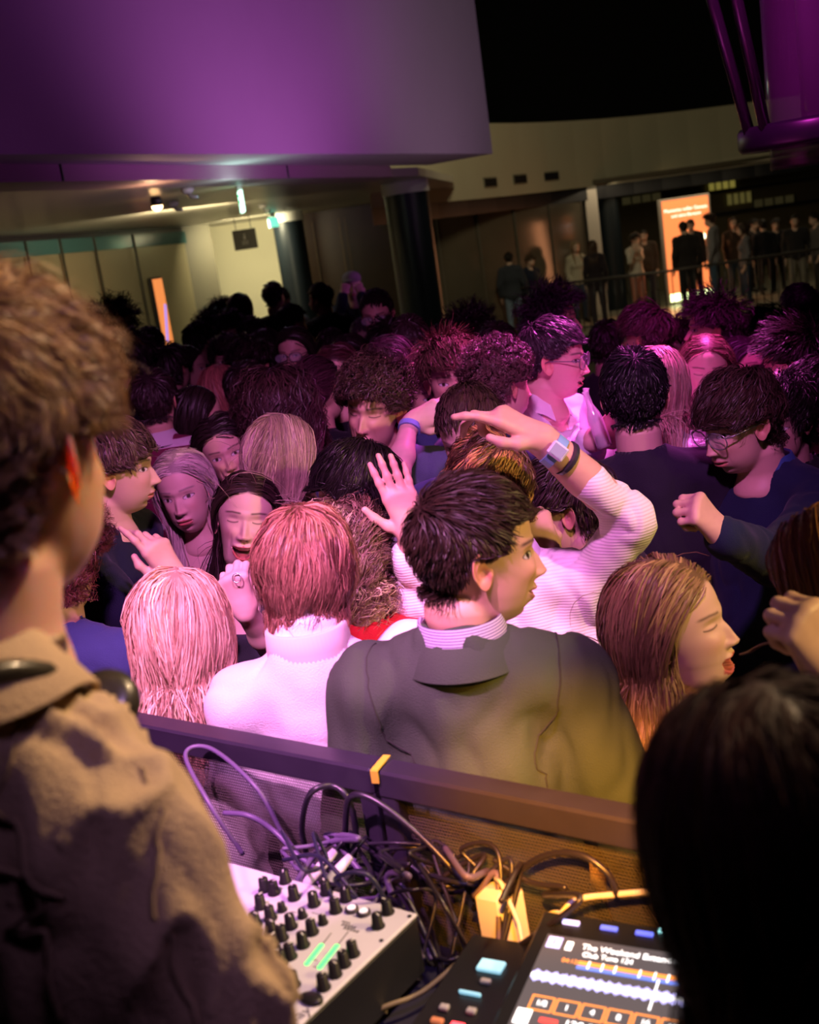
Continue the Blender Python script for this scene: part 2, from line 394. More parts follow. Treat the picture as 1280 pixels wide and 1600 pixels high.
# shop windows under the facade
gw0, gw1 = f0 + (-.6, .5), np.array(PZ(912, 292, 2.77)[:2]) + (0, .5)
structure(wallq('window_1', gw0, gw1, .05, 2.5, mat('olive_dark_glass', (.115, .095, .070), 0.16, spec=.8, noise=.25, nscale=1.2), .05))
m = MB(); e = (gw1 - gw0)
for t in np.linspace(0, 1, 6): m.box((*(gw0 + e * t + (0, -.02)), 1.28), (.03, .03, 2.45))
structure(m.build('trim_6', mat('window_post', (.10, .08, .06), .4)))
pp = PZ(919, 292, 2.77)
structure(MB().box((pp[0] + .05, pp[1] + .15, 1.4), (.26, .20, 2.75)).build('column_white', mat('white_post', (.62, .56, .50), .6)))
# gallery interior behind
bw = mat('gallery_back_wall', (.16, .13, .07), .6, noise=.3, nscale=.8)
structure(MB().box((10.5, 30.5, 1.6), (18, .2, 3.6)).build('wall_gallery', bw))
structure(MB().prism([gw1 + (0, .1), (19, G2[1] + 6), (19, 30.4), gw1 + (.3, 4)], 2.80, 2.9).build('ceiling_gallery', mat('gallery_ceiling', (.10, .085, .06), .5)))
M_lit = mat('lit_window_pane', (.3, .3, .1), .5, emit=(.75, .62, .12), es=.22)
for i, (x0, x1, y0, y1, mm) in enumerate(((1098, 1139, 283, 300, M_lit), (1128, 1165, 300, 322, mat('dim_lit_pane', (.2, .2, .1), .5, emit=(.55, .45, .12), es=.12)), (965, 1025, 302, 322, mat('olive_pane', (.3, .27, .14), .4, emit=(.3, .25, .1), es=.06)), (1170, 1232, 305, 326, mat('olive_pane2', (.2, .18, .1), .4, emit=(.3, .25, .1), es=.05)))):
    a, b = P(x0, y1, 30.0), P(x1, y0, 30.0)
    w_ = structure(MB().box(((a[0] + b[0]) / 2, 30.36, (a[2] + b[2]) / 2), (b[0] - a[0], .06, abs(b[2] - a[2]))).build('window_%d' % (i + 2), mm))
    m = MB()
    for k in range(5): m.box((a[0] + (b[0] - a[0]) * k / 4, 30.31, (a[2] + b[2]) / 2), (.03, .05, abs(b[2] - a[2])))
    m.build('window_frame', M_dark, w_)
for z in (2.3, 1.75): structure(MB().box((12, 30.2, z), (9, .1, .07)).build('trim_7', M_dark))
# left-hand brass panels with teal band
LW0, LW1 = PZ(0, 380, 2.9)[:2], PZ(285, 362, 2.9)[:2]; ld = (LW1 - LW0) / np.linalg.norm(LW1 - LW0); ln_ = np.array([-ld[1], ld[0]])
LWs = LW0 - ld * 3.5
structure(wallq('wall_panelled', LWs, LW1, 0, 2.70, M_brass, .15))
structure(wallq('window_7', LWs - ln_ * .05, LW1 - ln_ * .05, 2.70, 2.90, M_teal, .15)); structure(wallq('trim_8', LWs, LW1, 2.90, 2.99, M_dark, .15))
m = MB()
for x in (-20, 37, 95, 152, 218):
    q = PZ(x, 405 - x * .09, 2.70)[:2]; q = LW0 + ld * ((q - LW0) @ ld) - ln_ * .06; m.box((*q, 1.45), (.03, .03, 2.9))
structure(m.build('trim_9', mat('panel_joint', (.03, .025, .015), .5)))
CW0 = PZ(312, 358, 2.97)[:2]; CW1 = np.array([-1.55, 22.9])
structure(MB().prism([LW1, LW1 + (.42, .45), LW1 + (.3, .9), LW1 + (-.3, .5)], 0, 2.985).build('column_grey', mat('grey_pier', (.15, .135, .095), .6)))
structure(wallq('wall_cream', CW0 + (.0, .3), CW1, 0, 2.985, M_cream, .15))
structure(wallq('wall_wood', (-1.55, 22.9), (1.75, 22.9), 0, 2.985, M_wood, .15))
m = MB()
for x, r_ in ((500, .012), (540, .02), (549, .012)):
    q = P(x, 400, 23.4); m.box((q[0], 22.86, 1.5), (r_, .03, 2.6))
structure(m.build('trim_10', mat('bronze_strip', (.20, .14, .08), .4, metal=.3)))
# columns
for i, (x, y, z, rad) in enumerate(((450, 337, 2.985, .275), (632, 285, 2.985, .315), (945, 290, 2.77, .26))):
    q = PZ(x, y, z) if i else P(449, 345, 20.6); n_ = 'column_%d' % (i + 1)
    structure(MB().lathe([(rad, 0), (rad, z - .16)], (q[0], q[1], 0), 40).build(n_, M_col, smooth=True))
    structure(MB().lathe([(rad * 1.06, z - .16), (rad * 1.06, z)], (q[0], q[1], 0), 40).build('cap_%d' % (i + 1), M_cap, smooth=True))
for o in bpy.data.objects:
    if o.name.startswith(('column', 'cap')) and o.type == 'MESH':
        md = o.modifiers.new('e', 'EDGE_SPLIT'); md.split_angle = .8
# railing of the gallery
rl = thing('railing', 'black metal railing along the edge of the gallery', 'railing', (0, 0, 0))
rail_pts = [G0 + (0, .1), G1 + (0, .1), G2 + (0, .1), G3 + (0, .1)]
MB().tube([(*p, 1.0) for p in rail_pts], .025, 8).build('handrail', mat('rail_metal', (.05, .04, .035), .35), rl, smooth=True)
MB().tube([(*p, .14) for p in rail_pts], .014, 6).build('bottom_rail', M_dark, rl, smooth=True)
cum = 0; bal = None
for a, b in zip(rail_pts[:-1], rail_pts[1:]):
    L_ = np.linalg.norm(b - a); k = int(L_ / .135)
    for i in range(k):
        p = a + (b - a) * i / k
        if p[0] > 9.2: break
        if bal is None: bal = MB().tube([(0, 0, .05), (0, 0, 1.0)], .011, 6).build('baluster', M_dark, rl, (*p, 0), True)
        else:
            o = bal.copy(); C.objects.link(o); o.location = (*p, 0)
# orange light box
q = PZ(1078, 478, .05); q = P(1075, 395, 25.0)
lb = thing('poster_light_box', 'tall glowing orange poster light box with white lines of text behind the railing', 'light box', (q[0], q[1], .05), math.radians(4))
MB().box((0, 0, 1.12), (1.12, .16, 2.24), bev=.02).build('case', mat('box_case', (.5, .45, .4), .4), lb)
m = MB(); m.box((0, -.085, 1.22), (1.02, .012, 1.95)); m.build('poster', mat('orange_poster', (.9, .3, .1), .5, emit=(1, .24, .07), es=1.25), lb)
m = MB(); m.box((0, -.085, .14), (.98, .014, .16)); m.build('base_lamp', mat('white_green_light', (.9, 1, .6), .5, emit=(.85, 1, .45), es=5), lb)
def text(name, body, size, mt, parent, loc, rot, ext=.002, align='CENTER'):
    c = bpy.data.curves.new(name, 'FONT'); c.body = body; c.size = size; c.extrude = ext; c.align_x = align; c.align_y = 'CENTER'
    c.materials.append(mt); tmp = bpy.data.objects.new(name, c); C.objects.link(tmp); me = bpy.data.meshes.new_from_object(tmp.evaluated_get(bpy.context.evaluated_depsgraph_get())); bpy.data.objects.remove(tmp)
    o = bpy.data.objects.new(name, me); C.objects.link(o); o.parent = parent; o.location = Vector(loc); o.rotation_euler = rot; return o
M_wtxt = mat('white_lit_text', (1, 1, 1), .5, emit=(1, .85, .75), es=2.2)
text('lettering', 'Momente voller Genuss', .098, M_wtxt, lb, (0, -.095, 1.98), (math.pi / 2, 0, 0)); text('lettering', 'und ohne Bereuen', .088, M_wtxt, lb, (0, -.095, 1.86), (math.pi / 2, 0, 0))
MB().lathe([(.0, -.005), (.09, -.005), (.09, .005), (.0, .005)], (.30, -.10, 1.35), 20, np.array([[1, 0, 0], [0, 0, 1], [0, 1, 0]])).build('lit_disc', mat('white_disc', (1, 1, .8), .5, emit=(1, .95, .6), es=5), lb)
# added glowing stand-in for a light box reflected in the brass panels
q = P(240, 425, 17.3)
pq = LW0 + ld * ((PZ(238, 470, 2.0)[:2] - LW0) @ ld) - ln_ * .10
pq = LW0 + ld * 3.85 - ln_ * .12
lp = thing('poster_reflection', 'narrow orange and violet reflection built as a glowing panel against the brass panels', 'poster', (*pq, 0), math.atan2(ld[1], ld[0]))
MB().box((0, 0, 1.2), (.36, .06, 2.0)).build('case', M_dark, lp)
MB().box((0, -.036, 1.62), (.32, .012, 1.1)).build('poster', mat('orange_strip', (.8, .3, .1), .5, emit=(1, .30, .08), es=.8), lp)  # orange of the reflection put in as emission
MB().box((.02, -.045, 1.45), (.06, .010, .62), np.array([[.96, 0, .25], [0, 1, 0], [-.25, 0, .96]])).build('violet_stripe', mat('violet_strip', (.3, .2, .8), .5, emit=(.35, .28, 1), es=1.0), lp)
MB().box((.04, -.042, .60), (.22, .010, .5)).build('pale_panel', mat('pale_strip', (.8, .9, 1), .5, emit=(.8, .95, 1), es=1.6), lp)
# exit sign
q = PZ(373, 290, 2.985)
ex = thing('exit_sign', 'hanging glowing green and white exit sign under the ceiling', 'exit sign', (q[0], q[1], 2.985), math.radians(100))
MB().box((0, 0, -.03), (.16, .05, .06)).build('bracket', M_cap, ex)
MB().box((0, 0, -.165), (.30, .035, .22), bev=.004).build('sign_panel', mat('exit_white', (.9, 1, .95), .4, emit=(.55, 1, .75), es=3.2), ex)
for s in (-1, 1):
    gm = MB(); gm.box((.06 * s, .020 * s, -.165), (.10, .004, .03)); gm.prism([(0, 0)] * 0 or [(-.03, -.03), (.03, 0), (-.03, .03)], 0, .004) if False else None
    gm.build('green_arrow', mat('exit_green', (0, .3, .1), .4, emit=(.02, .55, .2), es=1.5), ex)
    fm = MB(); fm.lathe([(.001, -.016), (.012, -.01), (.016, 0), (.012, .01), (.001, .016)], (-.045 * s, .02 * s, -.105), 10); fm.box((-.05 * s, .02 * s, -.155), (.030, .004, .06)); fm.box((-.065 * s, .02 * s, -.205), (.014, .004, .055), frame(0, 0, 25)); fm.box((-.032 * s, .02 * s, -.205), (.014, .004, .055), frame(0, 0, -25))
    fm.build('running_figure', mat('exit_green', (0, .3, .1)), ex)
q = P(428, 352, 20.0); e2 = thing('exit_sign', 'small teal glowing exit sign by the top of the narrower column', 'exit sign', (q[0], q[1], 2.985), math.radians(50))
MB().box((0, 0, -.03), (.1, .04, .06)).build('bracket', M_cap, e2); MB().box((0, 0, -.15), (.22, .03, .17)).build('sign_panel', mat('exit_teal', (.5, 1, .8), .4, emit=(.2, 1, .7), es=1.0), e2)
# ceiling lamp, detectors
q = PZ(243, 308, 2.985)
sp = thing('ceiling_lamp', 'small warm glowing spot lamp under the low ceiling', 'lamp', (q[0], q[1], 2.985))
MB().lathe([(.05, 0), (.06, -.03), (.055, -.09)], (0, 0, 0), 20).build('housing', M_dark, sp, smooth=True)
MB().lathe([(.001, -.14), (.030, -.135), (.052, -.11), (.055, -.091), (.001, -.09)], (0, 0, 0), 20).build('bulb', mat('warm_bulb', (1, .6, .3), .4, emit=(1, .55, .22), es=22), sp, smooth=True)
for x, y, lb_ in ((292, 300, 'little metal camera bracket hanging beside the exit sign'), (270, 322, 'round smoke detector beside the warm ceiling lamp'), (410, 326, 'round smoke detector near the narrower black column'), (592, 333, 'pale lamp fitting beside the wider black column')):
    q = PZ(x, y - 6, 2.985); t = thing('ceiling_fitting', lb_, 'fitting', (q[0], q[1], 2.985), 0, None)
    MB().lathe([(.06, 0), (.07, -.02), (.05, -.05), (.02, -.055)], (0, 0, 0), 16).build('base', M_cap, t, smooth=True)
    MB().tube([(0, 0, -.05), (.03, -.03, -.09), (.10, -.05, -.10)], .018, 8).build('arm', mat('fitting_metal', (.5, .5, .5), .3, metal=.5), t, smooth=True)
# hanging square sign
q = PZ(383, 352, 2.985); q = P(383, 374, 19.5)
hs_ = thing('hanging_sign', 'dark square sign with a pale emblem hanging on two rods', 'sign', (q[0], q[1], q[2]), math.radians(-6))
MB().box((0, 0, 0), (.40, .03, .33), bev=.004).build('sign_board', mat('sign_olive_black', (.07, .06, .035), .4), hs_)
for s in (-.13, .13): MB().tube([(s, 0, .165), (s, 0, 2.985 - q[2])], .006, 6).build('rod', M_dark, hs_)
m = MB(); m.lathe([(.001, .095), (.012, .085), (.008, .06), (.018, .045), (.016, .01), (.022, 0), (.001, 0)], (0, -.018, 0), 12, sy=.2); m.build('emblem', mat('emblem_grey', (.5, .48, .4), .6), hs_)
for k, w__ in enumerate((.10, .12)):
    m = MB()
    for i in range(5): m.box((-.045 + .0225 * i, -.018, -.035 - .035 * k), (.013, .004, .022))
    m.build('emblem_line', mat('emblem_grey', (.5, .48, .4), .6), hs_)
# hanging stage fixture at upper right
q = P(1262, 120, 4.2)
hf = thing('hanging_light_cylinder', 'hanging clear cylinder fixture with a dark ring at the upper right', 'fixture', (q[0], q[1], q[2]))
gl = mat('tinted_acrylic', (.12, .10, .13), .12, spec=.9, alpha=.35)
MB().lathe([(.145, -.31), (.150, -.30), (.150, 1.2), (.140, 1.2), (.140, -.30)], (0, 0, 0), 48).build('acrylic_tube', gl, hf, smooth=True)
MB().lathe([(.05, -.2), (.05, 1.2)], (.03, .02, 0), 20).build('inner_tube', mat('grey_inner', (.16, .13, .18), .3), hf, smooth=True)
MB().lathe([(.25, -.235), (.26, -.22), (.26, -.165), (.25, -.15), (.16, -.15), (.16, -.235)], (0, 0, 0), 48).build('ring', M_dark, hf, smooth=True)
for a, off in ((-172, -.30), (-150, -.30), (-20, .25), (60, .2)):
    a = math.radians(a); b = np.array([.235 * math.cos(a), .235 * math.sin(a), -.19]); t = b + np.array([math.cos(a) * .30, math.sin(a) * .30, 1.35])
    MB().tube([b, t], .021, 12).build('strut', mat('polished_tube', (.07, .065, .08), .15, metal=.5), hf, smooth=True)
MB().tube([(0, 0, 1.2), (0, 0, 9.1 - q[2])], .02, 8).build('hanging_pole', M_dark, hf)
# ------------------------------------------------------------------ people
PIV = np.array([0, -0.028, -0.108])
SKC, SKR = np.array([0, -0.012, 0.028]), np.array([0.076, 0.099, 0.096])
def _slice(cy, cz, rx, ry, rz, s_, c_, z):
    s = 1 - ((z - cz) / rz) ** 2; ok = s > 0
    A = s_ ** 2 / rx ** 2 + c_ ** 2 / ry ** 2; B = -2 * c_ * cy / ry ** 2; Cc = cy ** 2 / ry ** 2 - s
    D = B * B - 4 * A * Cc; ok &= D > 0
    t = (-B + np.sqrt(np.maximum(D, 0))) / (2 * A)
    return np.where(ok, np.maximum(t, 0), 0)
def head_r(th, z, fem=0.0):
    s_, c_ = np.sin(th), np.cos(th)
    a = _slice(SKC[1], SKC[2], *SKR, s_, c_, z)
    b = _slice(0.024, -0.036, 0.061 - 0.003 * fem, 0.066, 0.084 - 0.002 * fem, s_, c_, z)
    nw = 0.058 - 0.009 * fem; k = sst(-z, 0.01, 0.09)
    fl = 0.25 * sst(-z, 0.13, 0.18) - 0.6 * sst(-z, 0.185, 0.232)
    c = _slice(-0.028, 0, nw + 0.05 * fl, nw + 0.003 + 0.04 * fl, 1e3, s_, c_, np.zeros_like(z)) * k
    return (a ** 9 + b ** 9 + c ** 9) ** (1 / 9)
HL = ([0, 35, 60, 80, 100, 120, 150, 180], [0.074, 0.068, 0.040, 0.004, 0.002, -0.030, -0.062, -0.068])
def hairline(th): return np.interp(np.abs(np.degrees(th)), *HL)
def g(x, s): return np.exp(-(x / s) ** 2)
def head_mesh(q, fem, skin, haircol, face, bald=False):
    "q: 0 near .. 3 far.  returns V, Q, colours in head space"
    nc, nz = ((230, 250), (120, 130), (64, 70), (36, 40))[q]
    u = np.linspace(-1, 1, nc, endpoint=False); th = math.pi * (0.42 * u + 0.58 * u ** 3)
    zz = np.linspace(0, 1, nz)
    zt = 0.1235; knots = ([0, 0.14, 0.26, 0.80, 1.0], [0.1235, 0.100, 0.055, -0.125, -0.232])
    z = np.interp(zz, *knots); z[zz < 0.14] = SKC[2] + SKR[2] * np.cos(np.linspace(0.01, math.acos((0.100 - SKC[2]) / SKR[2]), (zz < 0.14).sum(), endpoint=False))
    TH, ZZ = np.meshgrid(th, z)
    r = head_r(TH, ZZ, fem)
    X = r * np.sin(TH); Y = r * np.cos(TH); Z = ZZ.copy()
    fr = sst(Y, 0.0, 0.04) * (Z < 0.1)
    op = face.get('open', 0); sm = face.get('smile', 0); cl = face.get('closed', 0)
    ax = np.sqrt(X * X + 0.0045 ** 2); dy = np.zeros_like(X)
    # jaw drop stretches everything under the lip line
    dz = -op * 0.024 * sst(-Z, 0.064, 0.082) * sst(-Z, -0.2, 0.2) * (1 - sst(-Z, 0.125, 0.165)) * sst(Y, -0.02, 0.04)
    dy += (0.0045 - 0.002 * fem) * g(Z - 0.021, 0.008) * g(ax - 0.024, 0.020)
    dy -= 0.0105 * g(ax - 0.031, 0.0145) * g(Z - 0.001, 0.0115)
    dy += 0.0055 * g(ax - 0.031, 0.0125) * g(Z + 0.0005, 0.0075)
    dy -= 0.004 * g(X, 0.014) * g(Z - 0.004, 0.010)
    hn = np.interp(-Z, [-0.030, 0.0, 0.02, 0.036, 0.0415, 0.048, 0.05], [0.0, 0.0055, 0.0135, 0.0225, 0.019, 0.003, 0])
    wn = np.interp(-Z, [-0.016, 0.0, 0.02, 0.036, 0.045], [0.010, 0.0075, 0.0085, 0.0105, 0.011])
    dy += hn * (1 - 0.12 * fem) * np.exp(-np.abs(X / wn) ** 2.4)
    dy += 0.0085 * g(ax - 0.0135, 0.0055) * g(Z + 0.0385, 0.0062)
    dy += (0.0045 + 0.005 * sm) * g(ax - 0.036, 0.020) * g(Z + 0.028 - 0.004 * sm, 0.018)
    dy -= 0.004 * sm * g(ax - 0.030 - 0.004 * sm, 0.004) * g(Z + 0.056, 0.018)
    dy += 0.006 * g(X, 0.040) * g(Z + 0.066, 0.020)
    mw = 0.0245 + 0.006 * sm
    zc = -0.0685 + 0.30 * sm * np.minimum(ax, 0.034) ** 2 / 0.034
    win = 1 - sst(ax, mw * 0.55, mw)
    bow = 1 - 0.25 * g(X, 0.004)
    dy += 0.0048 * g(Z - zc - 0.006, 0.0048) * win * bow + 0.0062 * g(Z - zc + 0.0072, 0.0058) * win
    dy -= 0.0045 * g(Z - zc, 0.0017) * (1 - sst(ax, mw * 0.9, mw * 1.08))
    dy -= 0.0035 * g(X, 0.022) * g(Z + 0.088, 0.006)
    dy += (0.0075 - 0.002 * fem) * g(X, 0.019) * g(Z + 0.103, 0.012)
    dy -= 0.0016 * g(X, 0.0028) * g(Z + 0.053, 0.006)
    V = np.stack([X, Y + dy * fr, Z + dz], -1)
    # colour
    ax = np.abs(X)
    col = np.empty(X.shape + (3,)); col[:] = skin
    def paint(m, c):
        m = np.clip(m, 0, 1)[..., None] * fr[..., None]; col[:] = col * (1 - m) + np.asarray(c) * m
    skin = np.asarray(skin)
    paint(0.30 * (g(ax - 0.038, 0.018) * g(Z + 0.03, 0.018) + g(X, 0.012) * g(Z + 0.034, 0.01)), skin * (1.05, 0.72, 0.66))
    lipc = np.asarray(face.get('lips', skin * (0.86, 0.50, 0.48) if not fem else skin * (0.82, 0.36, 0.38)))
    lw = 1 - sst(ax, mw * 0.82, mw * 1.0)
    paint(((Z - zc < 0.0095 - 0.004 * ax / mw) & (Z - zc > -0.0125 + 0.005 * ax / mw)) * lw, lipc)
    paint(g(Z - zc, 0.0014) * lw, lipc * 0.25)
    if op > 0 or face.get('teeth', 0):
        o2 = max(op, 0.22)
        top, bot = 0.0035, -0.0035
        e = (ax / (mw * (0.86 + .1 * op))) ** 2
        inn = sst(1 - e - ((Z - zc + .001 * op) / (0.0055 + .002 * op)) ** 2, 0, 0.25)
        V[..., 1] -= inn * fr * (0.004 + 0.016 * op * sst(zc - Z, -0.001, 0.002))
        paint(inn, (0.03, 0.006, 0.008))
        paint(inn * ((Z - zc) > (0.0 if op > 0.3 else -0.0035)), (0.78, 0.74, 0.68))
        if op > 0.5: paint(inn * ((Z - zc) < -0.0038) * g(X, 0.014), (0.35, 0.08, 0.08))
    bc = np.asarray(haircol) * 0.55 + 0.004
    if fem: bc = bc * 0.8
    bz = 0.0225 - 0.10 * np.maximum(ax - 0.034, 0) + 0.10 * np.minimum(ax - 0.012, 0.022)
    paint(0.85 * g(Z - bz, 0.0034 - 0.0008 * fem) * (sst(ax, 0.009, 0.016) * (1 - sst(ax, 0.046, 0.056))), bc)
    ex = (ax - 0.0315) / 0.0145
    if cl < 0.5:
        hgt = 0.0052 * (1 - cl)
        al = 1 - ex ** 2 - ((Z - 0.0005 - 0.0012 * ex) / hgt) ** 2
        paint(sst(al, -0.35, 0.0), (0.05, 0.02, 0.015)); paint(sst(al, 0.0, 0.15), (0.62, 0.58, 0.56))
        gx = face.get('gaze', 0) * 0.005
        ir = ((ax - 0.0315 - gx * np.sign(X)) ** 2 + (Z - 0.001) ** 2) ** 0.5
        paint(sst(al, 0, 0.1) * (1 - sst(ir, 0.0048, 0.0062)), (0.06, 0.035, 0.02)); paint(sst(al, 0, 0.1) * (1 - sst(ir, 0.0015, 0.0028)), (0.004, 0.004, 0.004))
        paint(0.8 * g(Z - 0.0062 + 0.0036 * ex ** 2, 0.0014) * (np.abs(ex) < 1.1), (0.02, 0.012, 0.01))
    else:
        paint(0.85 * g(Z + 0.0012 - 0.0030 * ex ** 2, 0.0016) * (np.abs(ex) < 1.0), (0.03, 0.016, 0.014))
        V[..., 1] += fr * 0.0018 * g(ax - 0.0315, 0.011) * g(Z - 0.002, 0.005)
    paint(g(ax - 0.0075, 0.0032) * g(Z + 0.0445, 0.0022), (0.06, 0.02, 0.015))
    if not bald:
        m = sst(ZZ - hairline(TH), -0.004, 0.006)[..., None]; col = col * (1 - m) + np.asarray(haircol) * 0.6 * m
    n = nz * nc; I = np.arange(n).reshape(nz, nc); J = np.roll(I, -1, 1)
    Q = np.stack([I[1:], J[1:], J[:-1], I[:-1]], -1).reshape(-1, 4)
    return V.reshape(-1, 3), Q, col.reshape(-1, 3)
def ear_mesh(side, q, skin, eo=.45):
    na, nb = ((40, 26), (24, 14), (14, 9), (10, 6))[q]
    ph = np.linspace(0, 2 * math.pi, na, endpoint=False); b = np.linspace(0.02, 2, nb)
    PH, B = np.meshgrid(ph, b); a = np.where(B <= 1, B, 2 - B); back = B > 1
    s, c = np.sin(PH), np.cos(PH)            # s up, c back
    R = 1.0 + 0.10 * c * s + 0.03 * s
    U = a * 0.0175 * R * c * np.where(s < -0.2, 1 - 0.30 * np.clip(-s - 0.2, 0, 1), 1); W = a * 0.033 * R * s - 0.002 * (1 - a)
    rim = g(a - 0.88, 0.13) * sst(c, -0.9, -0.2) * 0.0055 * sst(s, -0.75, -0.35)
    inner = g(a - 0.56, 0.12) * 0.0042 * sst(c, -0.3, 0.3) * sst(s, -0.8, -0.2)
    conch = -0.0075 * g(U - 0.001, 0.009) * g(W + 0.004, 0.011)
    H = np.where(back, -0.006 * (1 - a ** 3), rim + inner + conch)
    tr = 0.004 * g(U + 0.014, 0.004) * g(W + 0.006, 0.007) * ~back; H = H + tr
    out = eo * (U + 0.016)                                     # stands off towards the back
    X = side * (0.0690 + H + out * 0.9); Y = 0.002 - U * 1.0; Z = -0.010 + W
    V = np.stack([X, Y - 0.12 * W, Z], -1)
    V[..., 1] -= 0.004
    n = na * nb; I = np.arange(n).reshape(nb, na); J = np.roll(I, -1, 1)
    Q = np.stack([I[1:], J[1:], J[:-1], I[:-1]], -1).reshape(-1, 4)
    if side > 0: Q = Q[:, ::-1]
    col = np.empty((n, 3)); col[:] = np.asarray(skin) * (1.06, 0.80, 0.74)
    return V.reshape(-1, 3), Q, col
# ---- hair
def strands_mesh(paths, r0, taper, jit, cen):
    "flat tapered locks lying roughly along the head"
    N, K, _ = paths.shape
    T = np.gradient(paths, axis=1); T /= np.linalg.norm(T, axis=2, keepdims=True) + 1e-12
    cc = np.broadcast_to(cen, paths.shape).copy(); cc[..., 2] = np.minimum(cc[..., 2], paths[..., 2] + 0.0)
    O = paths - cc; O /= np.linalg.norm(O, axis=2, keepdims=True) + 1e-9
    B = np.cross(T, O); B /= np.linalg.norm(B, axis=2, keepdims=True) + 1e-9; A = np.cross(B, T)
    an = rng.normal(0, 0.55, (N, 1, 1)); B = B * np.cos(an) + A * np.sin(an)
    t = np.linspace(0, 1, K)[None, :, None]; rad = r0 * (1 - (1 - taper) * t ** 1.6) * jit[:, None, None]
    V = np.stack([paths - rad * B, paths + rad * B], 2)
    I = np.arange(N * K * 2).reshape(N, K, 2)
    Q = np.stack([I[:, :-1, 0], I[:, :-1, 1], I[:, 1:, 1], I[:, 1:, 0]], -1).reshape(-1, 4)
    return V.reshape(-1, 3), Q
HAIR = {
 # Ltop, Lside, lift, gravity, vol, clump, curl amp, curl freq, wave amp, part
 'short': dict(ad=.45,Lt=.058, Ls=.024, lift=.34, grav=.12, vol=.014, cl=.55, ca=.0015, cf=1.2, wa=.004),
 'crop':  dict(ad=.5,Lt=.030, Ls=.018, lift=.25, grav=.0, vol=.010, cl=.4, ca=.0, cf=1, wa=.002),
 'quiff': dict(ad=.22,Lt=.080, Ls=.022, lift=.60, grav=.05, vol=.024, cl=.65, ca=.002, cf=1.2, wa=.006),
 'mop':   dict(ad=.4,Lt=.105, Ls=.060, lift=.50, grav=.28, vol=.030, cl=.75, ca=.006, cf=1.3, wa=.008),
 'side':  dict(ad=.5,Lt=.120, Ls=.070, lift=.32, grav=.30, vol=.022, cl=.6, ca=.003, cf=1, wa=.006),
 'curly': dict(ad=.05,Lt=.080, Ls=.055, lift=.75, grav=.10, vol=.040, cl=.9, ca=.0085, cf=3.2, wa=.004),
 'mullet':dict(ad=.6,Lt=.150, Ls=.095, lift=.12, grav=.60, vol=.016, cl=.7, ca=.006, cf=1.2, wa=.007),
 'long':  dict(ad=.8,Lt=.50, Ls=.42, lift=.05, grav=.9, vol=.024, cl=.55, ca=.002, cf=1, wa=.006, part=.0),
 'wavy':  dict(ad=.7,wf=10,Lt=.48, Ls=.42, lift=.08, grav=.8, vol=.032, cl=.85, ca=.012, cf=3, wa=.010, part=.01),
 'curlylong': dict(ad=.35,wf=10,Lt=.42, Ls=.38, lift=.25, grav=.75, vol=.050, cl=.9, ca=.014, cf=6, wa=.010, part=.0),
 'tied':  dict(ad=.9,Lt=.15, Ls=.11, lift=.02, grav=.0, vol=.008, cl=.5, ca=.001, cf=1, wa=.003),
}
